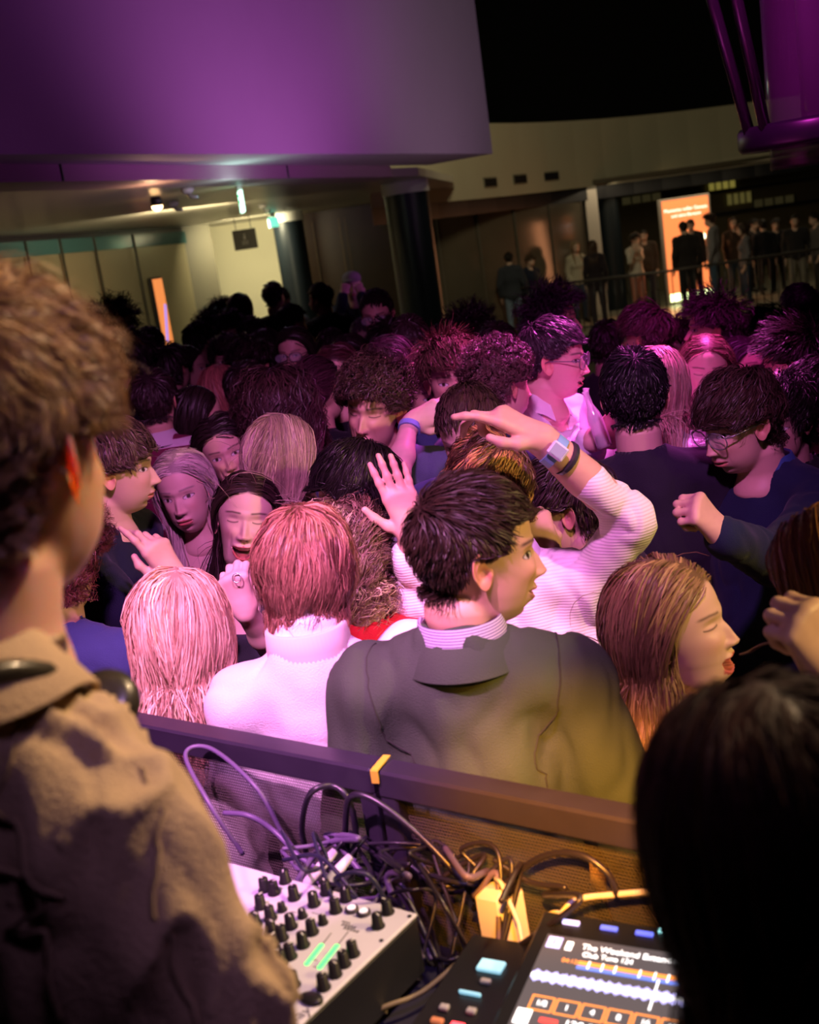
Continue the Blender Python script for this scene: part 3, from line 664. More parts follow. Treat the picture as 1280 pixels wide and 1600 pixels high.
def hair_paths(style, n, K, Rh, Rb, fem, prm):
    h = dict(HAIR[style]); h.update(prm or {})
    m = int(n * 1.9)
    z = rng.uniform(-0.07, 0.1238, m * 2); th = rng.uniform(-math.pi, math.pi, m * 2)
    ok = z > hairline(th) + rng.normal(0, 0.002, m * 2); z, th = z[ok][:n], th[ok][:n]; n = len(z)
    r = head_r(th, z, fem) ; X = np.stack([r * np.sin(th), r * np.cos(th), z], 1)
    nr = (X - SKC) / SKR ** 2; nr /= np.linalg.norm(nr, axis=1, keepdims=True)
    topw = sst(X[:, 2], 0.02, 0.085)
    L = (h['Ls'] + (h['Lt'] - h['Ls']) * topw) * rng.uniform(0.8, 1.12, n)
    part = h.get('part')
    if style == 'tied':
        tgt = np.array([0, -0.115, h.get('knot', 0.03)]); D = tgt - X
    elif part is not None:
        sgn = np.where(X[:, 0] > part, 1.0, -1.0)
        fb = sst(X[:, 1], -.075, -.005)
        D = np.stack([sgn * (0.25 + topw) * fb + (1 - fb) * X[:, 0] * 5, -0.45 * topw - 0.15 - (1 - fb) * topw, -1.0 + 0.7 * topw], 1)
    else:
        c0 = np.array(h.get('c0', (h.get('cx', 0.012), -0.070, 0.100))); D = X - c0
        D[:, 0] += h.get('sweep', 0) * topw * 0.08
        D[:, 2] -= (1 - topw) * 0.12
        if style == 'quiff': D[:, 1] += 0.05 * topw; 
        bk = sst(-X[:, 1], 0.02, 0.08) * (1 - topw); D[:, 1] *= (1 - bk); D[:, 0] *= (1 - 0.6 * bk); D[:, 2] -= bk * 0.1
    D = D - nr * (D * nr).sum(1, keepdims=True); D /= np.linalg.norm(D, axis=1, keepdims=True) + 1e-9
    lift = h['lift'] * (0.35 + 0.65 * topw) * rng.uniform(0.6, 1.3, n)
    if style == 'curly' or style == 'curlylong': lift = h['lift'] * rng.uniform(0.5, 1.2, n)
    d = D * (1 - lift)[:, None] + nr * lift[:, None]
    d += rng.normal(0, 0.10, (n, 3)); d /= np.linalg.norm(d, axis=1, keepdims=True)
    p = (X - PIV) @ Rh.T; d = d @ Rh.T; nw = nr @ Rh.T
    off = rng.uniform(0.002, h['vol'], n); gv = np.array([0, 0, -1.0])
    wph = wob(X, 0.05, int(rng.integers(999))) ; e1 = np.cross(d, nw); e1 /= np.linalg.norm(e1, axis=1, keepdims=True) + 1e-9
    out = [p.copy()]; st = L / (K - 1); sb = rng.normal(h.get('back', -.008), .008, n); side = (p @ Rb)[:, 1] < sb
    Sh = [np.array([s * (0.165 - .02 * fem), -0.02, -0.115]) for s in (-1, 1)]
    for k in range(1, K):
        t = k / (K - 1)
        gk = h['grav'] * min(1, 0.15 + 1.6 * t) * st[:, None] / 0.035
        qh = p @ Rh + PIV; nh = (qh - SKC) / SKR ** 2; nh /= np.linalg.norm(nh, axis=1, keepdims=True); nh = nh @ Rh.T
        outw = np.maximum((d * nh).sum(1, keepdims=True), 0); d = d - nh * outw * h.get('ad', .3) * (qh[:, 2:] > -.08)
        d = d + gv * gk * 0.5
        d = d + e1 * (h['wa'] * 7 * np.sin(t * h.get('wf', 7) + wph * 4) * min(1, t * 3))[:, None] * 0.5
        d /= np.linalg.norm(d, axis=1, keepdims=True)
        p = p + d * st[:, None]
        q = p @ Rh + PIV                       # head space
        ot = off * min(1, 0.25 + 1.5 * t); e = (q - SKC) / (SKR + ot[:, None]); le = np.linalg.norm(e, axis=1); ins = le < 1
        if part is not None or style == 'mullet' or style == 'tied':
            q = np.where(ins[:, None], SKC + (q - SKC) / np.maximum(le, 1e-3)[:, None], q)
            yl = np.interp(q[:, 2], [-.21, -.135, -.115, -.02, .035, .078], [.09, .075, .016, .016, .036, .12]) + off * .3
            f = (q[:, 1] > yl) & (np.abs(q[:, 0]) < .095) & (q[:, 2] > -.125); q[f, 1] = yl[f]
        else: q = np.where(ins[:, None], SKC + (q - SKC) / np.maximum(le, 1e-3)[:, None], q)
        if part is None and style not in ('mullet', 'tied'):
            fz = h.get('fz', .050) + off * .7 + wph * .004; f = (q[:, 1] > .025) & (q[:, 2] < fz) & (np.abs(q[:, 0]) < .066); q[f, 2] = fz[f]
            ez = h.get('ez', .012) + off * .5 + wph * .003; f = (np.abs(q[:, 0]) > .045) & (q[:, 1] > -.022) & (q[:, 1] <= .05) & (q[:, 2] < ez); q[f, 2] = ez[f]
            nz_ = h.get('nz', -.078); f = (q[:, 2] < nz_); q[f, 2] = nz_
        rr = np.hypot(q[:, 0], q[:, 1] + 0.028); nk = (q[:, 2] < -0.06) & (rr < 0.062 + off)
        if nk.any():
            sc = (0.062 + off[nk]) / np.maximum(rr[nk], 1e-3); q[nk, 0] *= sc; q[nk, 1] = -0.028 + (q[nk, 1] + 0.028) * sc
        p = (q - PIV) @ Rh.T
        if h['Lt'] > 0.2:
            b = p @ Rb
            bx = np.clip((np.abs(b[:, 0]) - .08) / .10, 0, 1)
            yb = -(np.interp(-b[:, 2], [-.03, .05, .14, .30], [.02, .075, .118, .128]) * (1 - .45 * bx) + off * .5)
            yf = np.interp(-b[:, 2], [-.02, .04, .12, .22, .32], [.02, .055, .105, .125 + .03 * fem, .13 + .02 * fem]) * (1 - .45 * bx) + off * .5
            low = b[:, 2] < .03; side = np.where(low, side, b[:, 1] < sb)
            m_ = low & side; b[m_, 1] = np.minimum(b[m_, 1], yb[m_])
            m_ = low & ~side; b[m_, 1] = np.maximum(b[m_, 1], yf[m_])
            b[low, 0] = np.clip(b[low, 0], -.15, .15)
            p = b @ Rb.T
        dd = p - out[-1]; ln = np.linalg.norm(dd, axis=1, keepdims=True); d = np.where((ln > 1e-6) & (ln < 1.35 * st[:, None]), dd / np.maximum(ln, 1e-6), d)
        if h['Lt'] > 0.2:
            db = d @ Rb; low = (p @ Rb)[:, 2] < 0.0; db[low, 0] *= 0.35; db[low, 1] *= 0.6; db[low, 2] = -np.abs(db[low, 2]) - 0.25; db /= np.linalg.norm(db, axis=1, keepdims=True); d = db @ Rb.T
        out.append(p.copy())
    Pth = np.stack(out, 1)
    M = max(6, n // h.get('per', 26)); gi = rng.choice(n, M, replace=False); G = X[gi]
    own = np.argmin(((X[:, None] - G[None]) ** 2).sum(-1), 1) if n * M < 4e6 else np.concatenate([np.argmin(((x[:, None] - G[None]) ** 2).sum(-1), 1) for x in np.array_split(X, 12)])
    t = np.linspace(0, 1, K)[None, :, None]
    gp = Pth[gi][own]; ok_ = np.exp(-(np.abs(gp - Pth).max((1, 2)) / .055) ** 2)[:, None, None]
    Pth = Pth + (gp - Pth) * ok_ * h['cl'] * t * rng.uniform(0.5, 1, (n, 1, 1))
    if h['ca']:
        ph = rng.uniform(0, 6.28, M)[own][:, None] + rng.normal(0, 0.25, (n, 1)); fq = h['cf'] * rng.uniform(0.8, 1.2, M)[own][:, None]
        T = np.gradient(Pth, axis=1); T /= np.linalg.norm(T, axis=2, keepdims=True) + 1e-9
        A = np.cross(T, nw[:, None]); A /= np.linalg.norm(A, axis=2, keepdims=True) + 1e-9; B = np.cross(T, A)
        w_ = 6.283 * fq * t[..., 0] + ph; am = h['ca'] * np.minimum(1, t * 2.5)
        Pth = Pth + A * (np.cos(w_)[..., None] * am) + B * (np.sin(w_)[..., None] * am)
    Pth += (wob(Pth.reshape(-1, 3), 0.02, 5).reshape(n, K)[..., None]) * 0.0012
    bright = rng.uniform(0.72, 1.25, n) * rng.uniform(0.7, 1.3, M)[own]
    return Pth, bright, own
def hair_obj(name, style, q, col, Rh, Rb, fem, parent, base, prm=None, streak=None, scale=1.0):
    dist = max(1.9, float(np.linalg.norm(parent.location - Vector(CAM)))) if q < 3 else 20
    n = int(max(600, 9600 * (2.0 / dist) ** 1.4)); r0 = min(.0042, 0.00034 * dist); K = 11 if dist < 2.6 else 9 if dist < 4.5 else 6
    if dist > 5: n = int(n * .7); r0 *= 1.15
    prm = dict(prm or {})
    if HAIR[style]['Lt'] > 0.3: K = int(K * 1.6); n = int(n * 0.8)
    dull = prm.pop('dull', 0); n = int(n * prm.pop('dens', 1)); r0 *= prm.pop('thick', 1)
    Pth, br, own = hair_paths(style, n, K, Rh, Rb, fem, prm)
    n = len(Pth)
    V, Q = strands_mesh(Pth, r0, 0.25, rng.uniform(0.6, 1.4, n), (SKC - PIV) @ Rh.T)
    c = np.asarray(col)[None] * br[:, None]
    if streak is not None:
        m = (rng.uniform(0, 1, own.max() + 1)[own] < streak[1])
        c[m] = np.asarray(streak[0]) * br[m, None]
    cc = np.repeat(c, K * 2, axis=0)
    me = mesh_np(name, V * scale + base, [Q], cc)
    o = obj(name, me, mat('hair', (.1, .1, .1), 0.44, attr=True, spec=0.38) if not dull else mat('hair_dull', (.1, .1, .1), 0.6, attr=True, spec=0.12), parent)
    return o
# ---- hands
def hand_prims(W, f, nrm, pose='relaxed', side=1, s=1.0, spread=1.0):
    "W wrist, f towards the fingers, nrm out of the back of the hand; side=1 puts the thumb along cross(f, nrm)"
    f = np.asarray(f, float) / np.linalg.norm(f); nrm = np.asarray(nrm, float); nrm = nrm - f * (f @ nrm); nrm /= np.linalg.norm(nrm)
    t = np.cross(f, nrm) * side
    W = np.asarray(W, float)
    def at(x, y, z): return W + s * (t * x + f * y + nrm * z)
    kn = [(0.030, 0.088), (0.010, 0.093), (-0.011, 0.089), (-0.030, 0.079)]
    Ls = [(0.042, 0.026, 0.021), (0.046, 0.029, 0.022), (0.043, 0.027, 0.021), (0.034, 0.021, 0.019)]
    curl = {'open': [(4, 6, 4)] * 4, 'relaxed': [(22, 30, 18), (28, 34, 20), (34, 38, 22), (38, 42, 24)], 'fist': [(78, 95, 55)] * 4,
            'loose': [(45, 70, 35), (58, 76, 40), (66, 80, 42), (70, 82, 44)], 'point': [(12, 16, 10), (28, 55, 30), (55, 80, 40), (62, 84, 42)],
            'grip': [(38, 52, 30), (42, 55, 32), (46, 58, 34), (50, 60, 36)], 'ear': [(18, 22, 12), (40, 60, 30), (55, 70, 40), (60, 70, 40)]}[pose]
    P_ = [('c', at(0, 0, 0), at(0, 0.02, 0), 0.024 * s, 0.022 * s)]
    for i, (x, y) in enumerate(kn):
        P_.append(('c', at(x * 0.6, 0.014, 0), at(x, y, 0.002 if i in (1, 2) else 0), 0.0135 * s, 0.0112 * s))
        a = 0; p = np.array([x, y, 0.0]); fan = (1.5 - i) * 0.06 * spread
        for j, (l, c) in enumerate(zip(Ls[i], curl[i])):
            a += math.radians(c); d = np.array([fan * math.cos(a), math.cos(a), -math.sin(a)]); q = p + d * l
            ra = (0.0098, 0.0088, 0.0078, 0.0068)[j] * (0.88 if i == 3 else 1)
            P_.append(('k', 0.006, ('c', at(*p), at(*q), ra * s, (0.0088, 0.0079, 0.0068)[j] * (0.88 if i == 3 else 1) * s))); p = q
    th = {'open': [(0.046, 0.030, -0.006), (0.070, 0.058, -0.008), (0.084, 0.084, -0.008)], 'fist': [(0.036, 0.040, -0.022), (0.026, 0.072, -0.042), (0.004, 0.080, -0.048)],
          'loose': [(0.040, 0.040, -0.016), (0.042, 0.070, -0.032), (0.026, 0.092, -0.040)]}.get(pose, [(0.042, 0.036, -0.014), (0.050, 0.066, -0.024), (0.046, 0.090, -0.030)])
    p = (0.020, 0.010, -0.004)
    for j, q in enumerate(th):
        P_.append(('k', 0.008, ('c', at(*p), at(*q), (0.0155, 0.0120, 0.0102)[j] * s, (0.0125, 0.0102, 0.0085)[j] * s))); p = q
    return P_
# ---- clothes and bodies
FL_N = [0]
def person(label, at, yaw=0, pitch=0, tilt=0, byaw=None, fem=0, skin=(.60, .37, .27), hair='short', hc=(.035, .02, .013), hprm=None, streak=None,
           q=1, top='sweater', tc=(.03, .03, .05), tmat=None, face=None, arms=None, floor=0.0, hs=1.0, lower=(.02, .022, .035), group=None, bs=.95, neck='crew', sleeve=1.0,
           folds=1.0, sh=None, fwd=0.0, legs=True, voxel=None, crease=0.0, arough=0.85, lean=0.0):
    face = face or {}; byaw = yaw if byaw is None else byaw
    H = P(*at) if len(at) == 3 and not isinstance(at, np.ndarray) else at
    Rh = frame(yaw, pitch, tilt); Rb = frame(byaw, lean)
    Rl = frame(byaw)
    Hc = H - hs * (Rh @ np.array([0, -0.008, 0.004]))            # eye-level point on the head axis
    Pv = Hc + hs * (Rh @ PIV); Pv = Pv + Rl[:, 1] * fwd
    base = np.array([Pv[0], Pv[1], floor]); rel = Pv - base; zp = rel[2]
    k = zp / 1.47
    # head
    bald = hair in ('cap', None)
    V, Q, c = head_mesh(q, fem, skin, hc, face, bald)
    ql = V - PIV; w_ = sst(-V[:, 2], 0.10, 0.20)[:, None]
    Vw = (ql @ Rh.T) * (1 - w_) + (ql @ Rb.T) * w_
    Vw = Vw * hs - Rl[:, 1] * fwd * (1 - w_)
    Vs, Fs, Cs = [Vw], [Q], [c]; n0 = len(V)
    for s in (-1, 1):
        if HAIR.get(hair, {}).get('Lt', 0) > 0.3 and q > 0 and hair != 'tied': continue
        Ve, Qe, ce = ear_mesh(s, q, skin, face.get('ear', .5)); Vs.append(((Ve - PIV) @ Rh.T) * hs - Rl[:, 1] * fwd); Fs.append(Qe + n0); Cs.append(ce); n0 += len(Ve)
    # trunk
    sw = (0.172 - 0.022 * fem) * bs
    S = {s: np.array([s * sw, -0.02, -0.115]) for s in (-1, 1)}
    if sh: S[1] = np.array(sh[0], float); S[-1] = np.array(sh[1], float)
    def trunk(o):
        pr = [('c', (0, -0.03, -0.045), (0, -0.03, -0.12), 0.050 + o, 0.07 + o)]
        for s in (-1, 1): pr += [('c', (0.02 * s, -0.032, -0.075), S[s], 0.048 + o, 0.054 + o)]
        pr += [('e', (0, -0.005, -0.26 * k), ((0.165 - .02 * fem) * bs + o, 0.105 + o, 0.20 * k)), ('e', (0, 0.012, -0.45 * k), ((0.145 - .025 * fem) * bs + o, 0.10 + o, 0.20 * k)),
               ('e', (0, 0, -0.60 * k), ((0.162 + .005 * fem) * bs + o, 0.112 + o, 0.15 * k))]
        if fem: pr += [('e', (s * 0.065, 0.085, -0.27 * k), (0.062 + o, 0.05 + o, 0.06)) for s in (-1, 1)]
        return pr
    arms = dict(arms or {}); wpt = {}
    jn = {}
    for s, key in ((-1, 'L'), (1, 'R')):
        a = arms.get(key)
        if a:
            E = (P(*a['e']) - Pv) @ Rb; Wp = (P(*a['w']) - Pv) @ Rb
            l1 = np.linalg.norm(E - S[s])
            fdir = ((P(*a['tip']) - P(*a['w'])) @ Rb) if 'tip' in a else Wp - E
            nn = np.asarray(a.get('n', (0, 0, 1)), float)
            nn = (RT * nn[0] + UP * nn[1] - FW * nn[2]) @ Rb
        else:
            j = rng.uniform(-0.02, 0.03, 3)
            E = S[s] + np.array([s * (0.055 + j[0]), -0.03 + j[1], -0.27 * k]); Wp = E + np.array([s * 0.0, 0.07 + j[2], -0.235 * k]); fdir = Wp - E; nn = np.array([s, 0.0, 0.1])
        if a:
            l1 = np.linalg.norm(E - S[s]); l2 = np.linalg.norm(Wp - E); lim1, lim2 = 0.33 * max(k, .9), 0.30 * max(k, .9)
            if l1 > lim1 or l2 > lim2 + .02: print('ARM', label[:40], key, round(l1, 2), round(l2, 2))
            if l1 > lim1: E = S[s] + (E - S[s]) * lim1 / l1; l2 = np.linalg.norm(Wp - E)
            if l2 > lim2: E = Wp + (E - Wp) * lim2 / l2 if l2 < lim2 * 1.3 else E; l2 = np.linalg.norm(Wp - E); Wp = E + (Wp - E) * min(1, lim2 * 1.2 / l2)
        jn[s] = (E, Wp, fdir, nn, a or {})
    h_b = (0.007, 0.014, 0.02, 0.03)[q] if top in ('strap', 'bare') else 0.022
    tp = trunk(-0.012 if top != 'strap' else -0.003)
    if h_b >= 0.02: tp = trunk(-0.016)
    def grow(V_, Q_): 
        V_ = relax(V_, Q_, 2); return V_
    Vt, Qt = nets(tp, h_b, 0.05); Vt = grow(Vt, Qt)
    Vs.append(Vt @ Rb.T); Fs.append(Qt + n0); cc = np.empty((len(Vt), 3)); cc[:] = skin; Cs.append(cc); n0 += len(Vt)
    for s in (-1, 1):
        E, Wp, fdir, nn, a = jn[s]
        vis = bool(a); hh = (0.0028 if a.get('fine') else 0.0038) if vis else 0.011
        pr = []
        if vis or top in ('strap', 'bare', 'tee'):
            pr.append(('c', S[s] * 0.97, E, 0.046 - .008 * fem, 0.037 - .006 * fem))
        pr += [('c', E, E + (Wp - E) * 0.35, 0.037 - .006 * fem, 0.039 - .006 * fem), ('c', E + (Wp - E) * 0.35, Wp, 0.039 - .006 * fem, 0.0265 - .003 * fem)]
        if a.get('nohand'): pass
        elif vis: pr += hand_prims(Wp + fdir / np.linalg.norm(fdir) * 0.01, fdir, nn, a.get('pose', 'relaxed'), a.get('thumb', 1), a.get('hs', 0.94 if fem else 1.0), a.get('spread', 1))
        else: pr += [('k', .01, ('c', Wp, Wp + fdir / np.linalg.norm(fdir) * 0.09, 0.03, 0.026)), ('k', .01, ('c', Wp + fdir / np.linalg.norm(fdir) * 0.09, Wp + fdir / np.linalg.norm(fdir) * 0.16 + np.array([0, 0.02, 0]), 0.026, 0.016))]
        if vis and top not in ('strap', 'bare', 'tee') and sleeve > 0.5:   # only what leaves the sleeve is fine
            pr = pr[2:]
            pr.insert(0, ('c', E + (Wp - E) * 0.55, Wp, 0.036, 0.0265 - .003 * fem))
        Va, Qa = nets(pr, hh, 0.02); Va = relax(Va, Qa, 1)
        Vs.append(Va @ Rb.T); Fs.append(Qa + n0); ca = np.empty((len(Va), 3)); ca[:] = skin
        if vis and q <= 1: ca *= (1 + 0.06 * wob(Va, 0.02, 3))[:, None]
        Cs.append(ca); n0 += len(Va)
    root = obj('person', mesh_np('person', np.concatenate(Vs) + rel, Fs, np.concatenate(Cs)), mat('skin_soft', (.6, .4, .3), 0.48, attr=True, spec=0.4, sss=.8) if face.get('sss') else mat('skin', (.6, .4, .3), 0.48, attr=True, spec=0.4, noise=0.06, nscale=40), None, base)
    tag(root, label, 'person', group)
    if not bald: hair_obj('hair', hair, q, hc, Rh, Rb, fem, root, rel - Rl[:, 1] * fwd, hprm, streak, hs)
    # top
    o = {'strap': 0.013, 'tee': 0.012, 'shirt': 0.016, 'sweater': 0.020, 'hoodie': 0.028, 'jacket': 0.026, 'bare': 0.005}[top]
    hh = voxel or (0.0085, 0.012, 0.017, 0.024)[q]
    pr = trunk(o)
    if top not in ('strap', 'bare'):
        for s in (-1, 1):
            E, Wp, fdir, nn, a = jn[s]
            ru, rf = 0.052 + o * .9 - .008 * fem, 0.041 + o * .7 - .005 * fem
            sl = a.get('sleeve', sleeve)
            if top == 'tee': pr.append(('c', S[s], S[s] + (E - S[s]) * 0.6, ru, ru * 0.95))
            else:
                pr.append(('k', .02, ('c', S[s], E, ru, rf + 0.004)))
                if sl > 0: pr.append(('k', .02, ('c', E, E + (Wp - E) * min(sl, 0.96), rf + 0.002, rf - 0.008 * sl)))
    if top == 'hoodie': pr += [('e', (0, -0.085, -0.075), (0.095, 0.05, 0.055)), ('c', (-0.075, -0.02, -0.06), (0.075, -0.02, -0.06), 0.04, 0.04)]
    if neck == 'turtle': pr.append(('k', 0.012, ('c', (0, -0.028, -0.06), (0, -0.024, 0.012), 0.068, 0.066)))
    if top in ('strap', 'bare'): pr.append(('ztop', -0.17))
    if neck == 'v': pr.append(('cut', ('e', (0, 0.06, -0.07), (0.06, 0.06, 0.10))))
    if top not in ('strap', 'bare') and neck not in ('turtle',): pr.append(('cut', ('c', (0, -0.024, 0.03), (0, -0.012, -0.045), 0.061, 0.060)))
    pr.append(('zbot', -0.68 * k if top != 'jacket' else -0.74 * k))
    Vt, Qt = nets(pr, hh, 0.035); Vt = relax(Vt, Qt, 2); N = normals(Vt, Qt)
    sd = int(rng.integers(9999)); a_ = 0.0075 * folds * (0.35 if top in ('strap', 'bare') else 1)
    cr = wob(Vt, 0.085, sd + 2, (1, 1, 0.5)); Vt = Vt + N * (-0.55 * a_ * np.exp(-(cr / 0.22) ** 2) + crease * (.5 - np.sqrt(np.abs(wob(Vt, 0.050, 31, (1, 1, 0.30))))) + a_ * wob(Vt, 0.16, sd, (1, 1, 0.45)) + 0.5 * a_ * wob(Vt, 0.07, sd + 1, (1, 1, 0.6)))[:, None]
    tm = tmat or mat('cloth_%03d_%03d_%03d' % tuple(int(x * 999) for x in tc), tc, arough, noise=0.08, nscale=30, bump=0.25, bscale=420, sheen=0.08, spec=0.25)
    nm = {'strap': 'top', 'bare': 'top', 'tee': 't_shirt'}.get(top, top)
    sh = obj(nm, mesh_np(nm, Vt @ Rb.T + rel, [Qt]), tm, root)
    root['_'] = 0; del root['_']
    if top == 'strap' or top == 'bare':
        for s in (-1, 1): MB().tube([Rb @ np.array(p_) + rel for p_ in ((s * .085, .075, -.175), (s * .09, .05, -.10), (s * .092, .0, -.055), (s * .09, -.06, -.08), (s * .08, -.095, -.18))], 0.005, 6).build('strap', tm, root, smooth=True)
    # trousers and shoes
    if legs:
        key = 'f' if fem else 'm'
        if key not in LEG:
            lp = [('e', (0, 0, -0.62), (0.168, 0.118, 0.13))]
            for s in (-1, 1): lp += [('c', (s * 0.085, 0, -0.68), (s * 0.10, 0.01, -1.02), 0.088, 0.064), ('c', (s * 0.10, 0.01, -1.02), (s * 0.105, -0.02, -1.40), 0.062, 0.050)]
            Vl, Ql = nets(lp, 0.024, 0.03); LEG[key] = (relax(Vl, Ql, 2), Ql)
        Vl, Ql = LEG[key]; Vl = Vl * np.array([1, 1, zp / 1.47])
        obj('trousers', mesh_np('trousers', Vl @ Rl.T + rel, [Ql]), mat('trousers_%03d_%03d_%03d' % tuple(int(x * 999) for x in lower), lower, 0.9, noise=0.1, nscale=20), root)
        if 's' not in LEG: LEG['s'] = nets([('c', (0, -0.05, 0.045), (0, 0.03, 0.06), 0.042, 0.042), ('c', (0, 0.03, 0.045), (0, 0.16, 0.028), 0.044, 0.030), ('zbot', 0.0)], 0.012, 0.02)
        for s in (-1, 1):
            Vh, Qh = LEG['s']; obj('shoe', mesh_np('shoe', (Vh + np.array([s * 0.105, -0.01, 0.003])) @ Rl.T, [Qh]), mat('shoe', (.02, .02, .02), 0.5), root)
    root_info[root.name] = dict(Rh=Rh, Rb=Rb, rel=rel, base=base, Pv=Pv, hs=hs, jn=jn, fwd=fwd, Rl=Rl)
    return root
LEG = {}; root_info = {}
def hl(root, p):   # head space -> the person's own space
    i = root_info[root.name]; return ((np.asarray(p) - PIV) @ i['Rh'].T) * i['hs'] + i['rel'] - i['Rl'][:, 1] * i['fwd']
def bl(root, p):
    i = root_info[root.name]; return np.asarray(p) @ i['Rb'].T + i['rel']
def collar(root, m, r=0.063, zc=-0.030, name='collar', spread=1.25, h=0.034, gap=22, wide=1.0):
    "a folded shirt collar open at the throat"
    prof = [(r, zc - .02), (r - 0.002, zc + h), (r + 0.004, zc + h + .006), (r * spread + .012, zc - .012), (r * spread + 0.008, zc - .014), (r + .001, zc + h - .006)]
    n = 40; V = []; F = []
    for i in range(n + 1):
        t = math.radians(gap + (360 - 2 * gap) * i / n)
        fr = 1 - sst(math.cos(t), 0.2, 0.95) * 0.0
        for j, (a, z) in enumerate(prof):
            dz = -0.030 * sst(math.cos(t), 0.1, 1.0) - (0.02 * sst(math.cos(t), 0.6, .95) if j in (3, 4) else 0)
            V.append((a * math.sin(t) * wide, -0.026 + a * math.cos(t) * 1.04, z + dz + 0.012 * abs(math.sin(t)) * 0))
    J = len(prof)
    for i in range(n):
        for j in range(J): F.append((i * J + j, i * J + (j + 1) % J, (i + 1) * J + (j + 1) % J, (i + 1) * J + j))
    F += [tuple(range(J)), tuple(n * J + j for j in range(J))[::-1]]
    b = MB().add(bl(root, np.array(V)), F); o = b.build(name, m, root, smooth=True)
    md = o.modifiers.new('b', 'BEVEL'); md.width = .002; md.segments = 2
    return o
def seam(root, cloth, pts, m, r=.0022, lift=.0006):
    "a stitched seam lying on the cloth, pts in body space"
    from mathutils.bvhtree import BVHTree
    me = cloth.data; bv = BVHTree.FromPolygons([v.co[:] for v in me.vertices], [p.vertices[:] for p in me.polygons])
    P_ = np.array([bl(root, p) for p in pts]); t = np.linspace(0, len(P_) - 1, 30)
    P_ = np.stack([np.interp(t, range(len(P_)), P_[:, c]) for c in range(3)], 1); out = []
    for p in P_:
        co, no, i, d = bv.find_nearest(Vector(p)); out.append(np.array(co) + np.array(no) * lift)
    o = MB().tube(out, r, 6).build('seam', m, cloth, smooth=True); return o
def glasses(root, mt=None, tint=None, name='glasses', w=0.030, hgt=0.021):
    m = MB(); y = 0.100
    for s in (-1, 1):
        pts = [(s * 0.034 + w * math.copysign(abs(math.cos(a)) ** .8, math.cos(a)), y - 0.006 * abs(math.cos(a)) * (1 if s * math.cos(a) > 0 else 0), -0.002 + hgt * math.copysign(abs(math.sin(a)) ** .8, math.sin(a))) for a in np.linspace(0, 2 * math.pi, 25)]
        m.tube([hl(root, p) for p in pts], 0.0016, 6, False)
        m.tube([hl(root, p) for p in ((s * 0.064, y - 0.006, 0.006), (s * 0.074, 0.07, 0.006), (s * 0.080, 0.0, 0.004), (s * 0.078, -0.02, -0.01))], 0.0018, 6)
    m.tube([hl(root, p) for p in ((-0.008, y + .002, 0.002), (0, y + 0.005, 0.004), (0.008, y + .002, 0.002))], 0.0016, 6)
    o = m.build(name, mt or mat('glasses_frame', (.02, .02, .02), 0.25), root, smooth=True)
    for s in (-1, 1):
        l = MB(); ring = [(s * 0.034 + w * math.cos(a), y, -0.002 + hgt * math.sin(a)) for a in np.linspace(0, 2 * math.pi, 20, endpoint=False)]
        V = [hl(root, p) for p in ring] + [hl(root, (p[0], p[1] + .0012, p[2])) for p in ring]; n = 20
        l.add(V, [tuple(range(n)), tuple(range(n, 2 * n))[::-1]] + [(i, i + n, (i + 1) % n + n, (i + 1) % n) for i in range(n)])
        l.build('lens', tint or mat('lens_glass', (.6, .6, .65), 0.05, spec=.8, alpha=.18), o)
    return o
# ------------------------------------------------------------------ barrier, desk and player
M_bar = mat('barrier_black', (.030, .024, .042), .38, noise=.15, nscale=30, spec=.5)
def mesh_mat():
    m = mat('woven_steel_mesh', (.13, .11, .10), .4, metal=.2); nt = m.node_tree; b = nt.nodes['Principled BSDF']
    tc = nt.nodes.new('ShaderNodeTexCoord'); mp = nt.nodes.new('ShaderNodeMapping'); mp.inputs['Scale'].default_value = (190, 190, 190); mp.inputs['Rotation'].default_value = (0, 0, 0)
    nt.links.new(tc.outputs['Object'], mp.inputs[0]); sp = nt.nodes.new('ShaderNodeSeparateXYZ'); nt.links.new(mp.outputs[0], sp.inputs[0])
    def band(src):
        fr = nt.nodes.new('ShaderNodeMath'); fr.operation = 'PINGPONG'; fr.inputs[1].default_value = .5; nt.links.new(src, fr.inputs[0])
        gt = nt.nodes.new('ShaderNodeMath'); gt.operation = 'GREATER_THAN'; gt.inputs[1].default_value = .085; nt.links.new(fr.outputs[0], gt.inputs[0]); return gt.outputs[0]
    ad = nt.nodes.new('ShaderNodeMath'); ad.operation = 'MULTIPLY_ADD'; ad.inputs[1].default_value = .5; nt.links.new(sp.outputs['Z'], ad.inputs[0]); nt.links.new(sp.outputs['X'], ad.inputs[2])
    mu = nt.nodes.new('ShaderNodeMath'); mu.operation = 'MULTIPLY'; nt.links.new(band(ad.outputs[0]), mu.inputs[0]); nt.links.new(band(sp.outputs['Z']), mu.inputs[1])
    iv = nt.nodes.new('ShaderNodeMath'); iv.operation = 'SUBTRACT'; iv.inputs[0].default_value = 1; nt.links.new(mu.outputs[0], iv.inputs[1]); nt.links.new(iv.outputs[0], b.inputs['Alpha'])
    return m
M_mesh = mesh_mat()
bars = [(PZ(252, 1128, 1.4), PZ(592, 1192, 1.4), 'black steel barrier with wire mesh in front of the pale sweater'), (PZ(598, 1194, 1.4), PZ(985, 1268, 1.4), 'black steel barrier with wire mesh in front of the green polo jacket')]
a0, b0 = bars[0][0], bars[0][1]; bars[0] = (b0 + (a0 - b0) / np.linalg.norm(a0 - b0) * 1.0, b0, bars[0][2])
a0, b0 = bars[1][0], bars[1][1]; bars[1] = (a0, a0 + (b0 - a0) / np.linalg.norm(b0 - a0) * 1.0, bars[1][2])
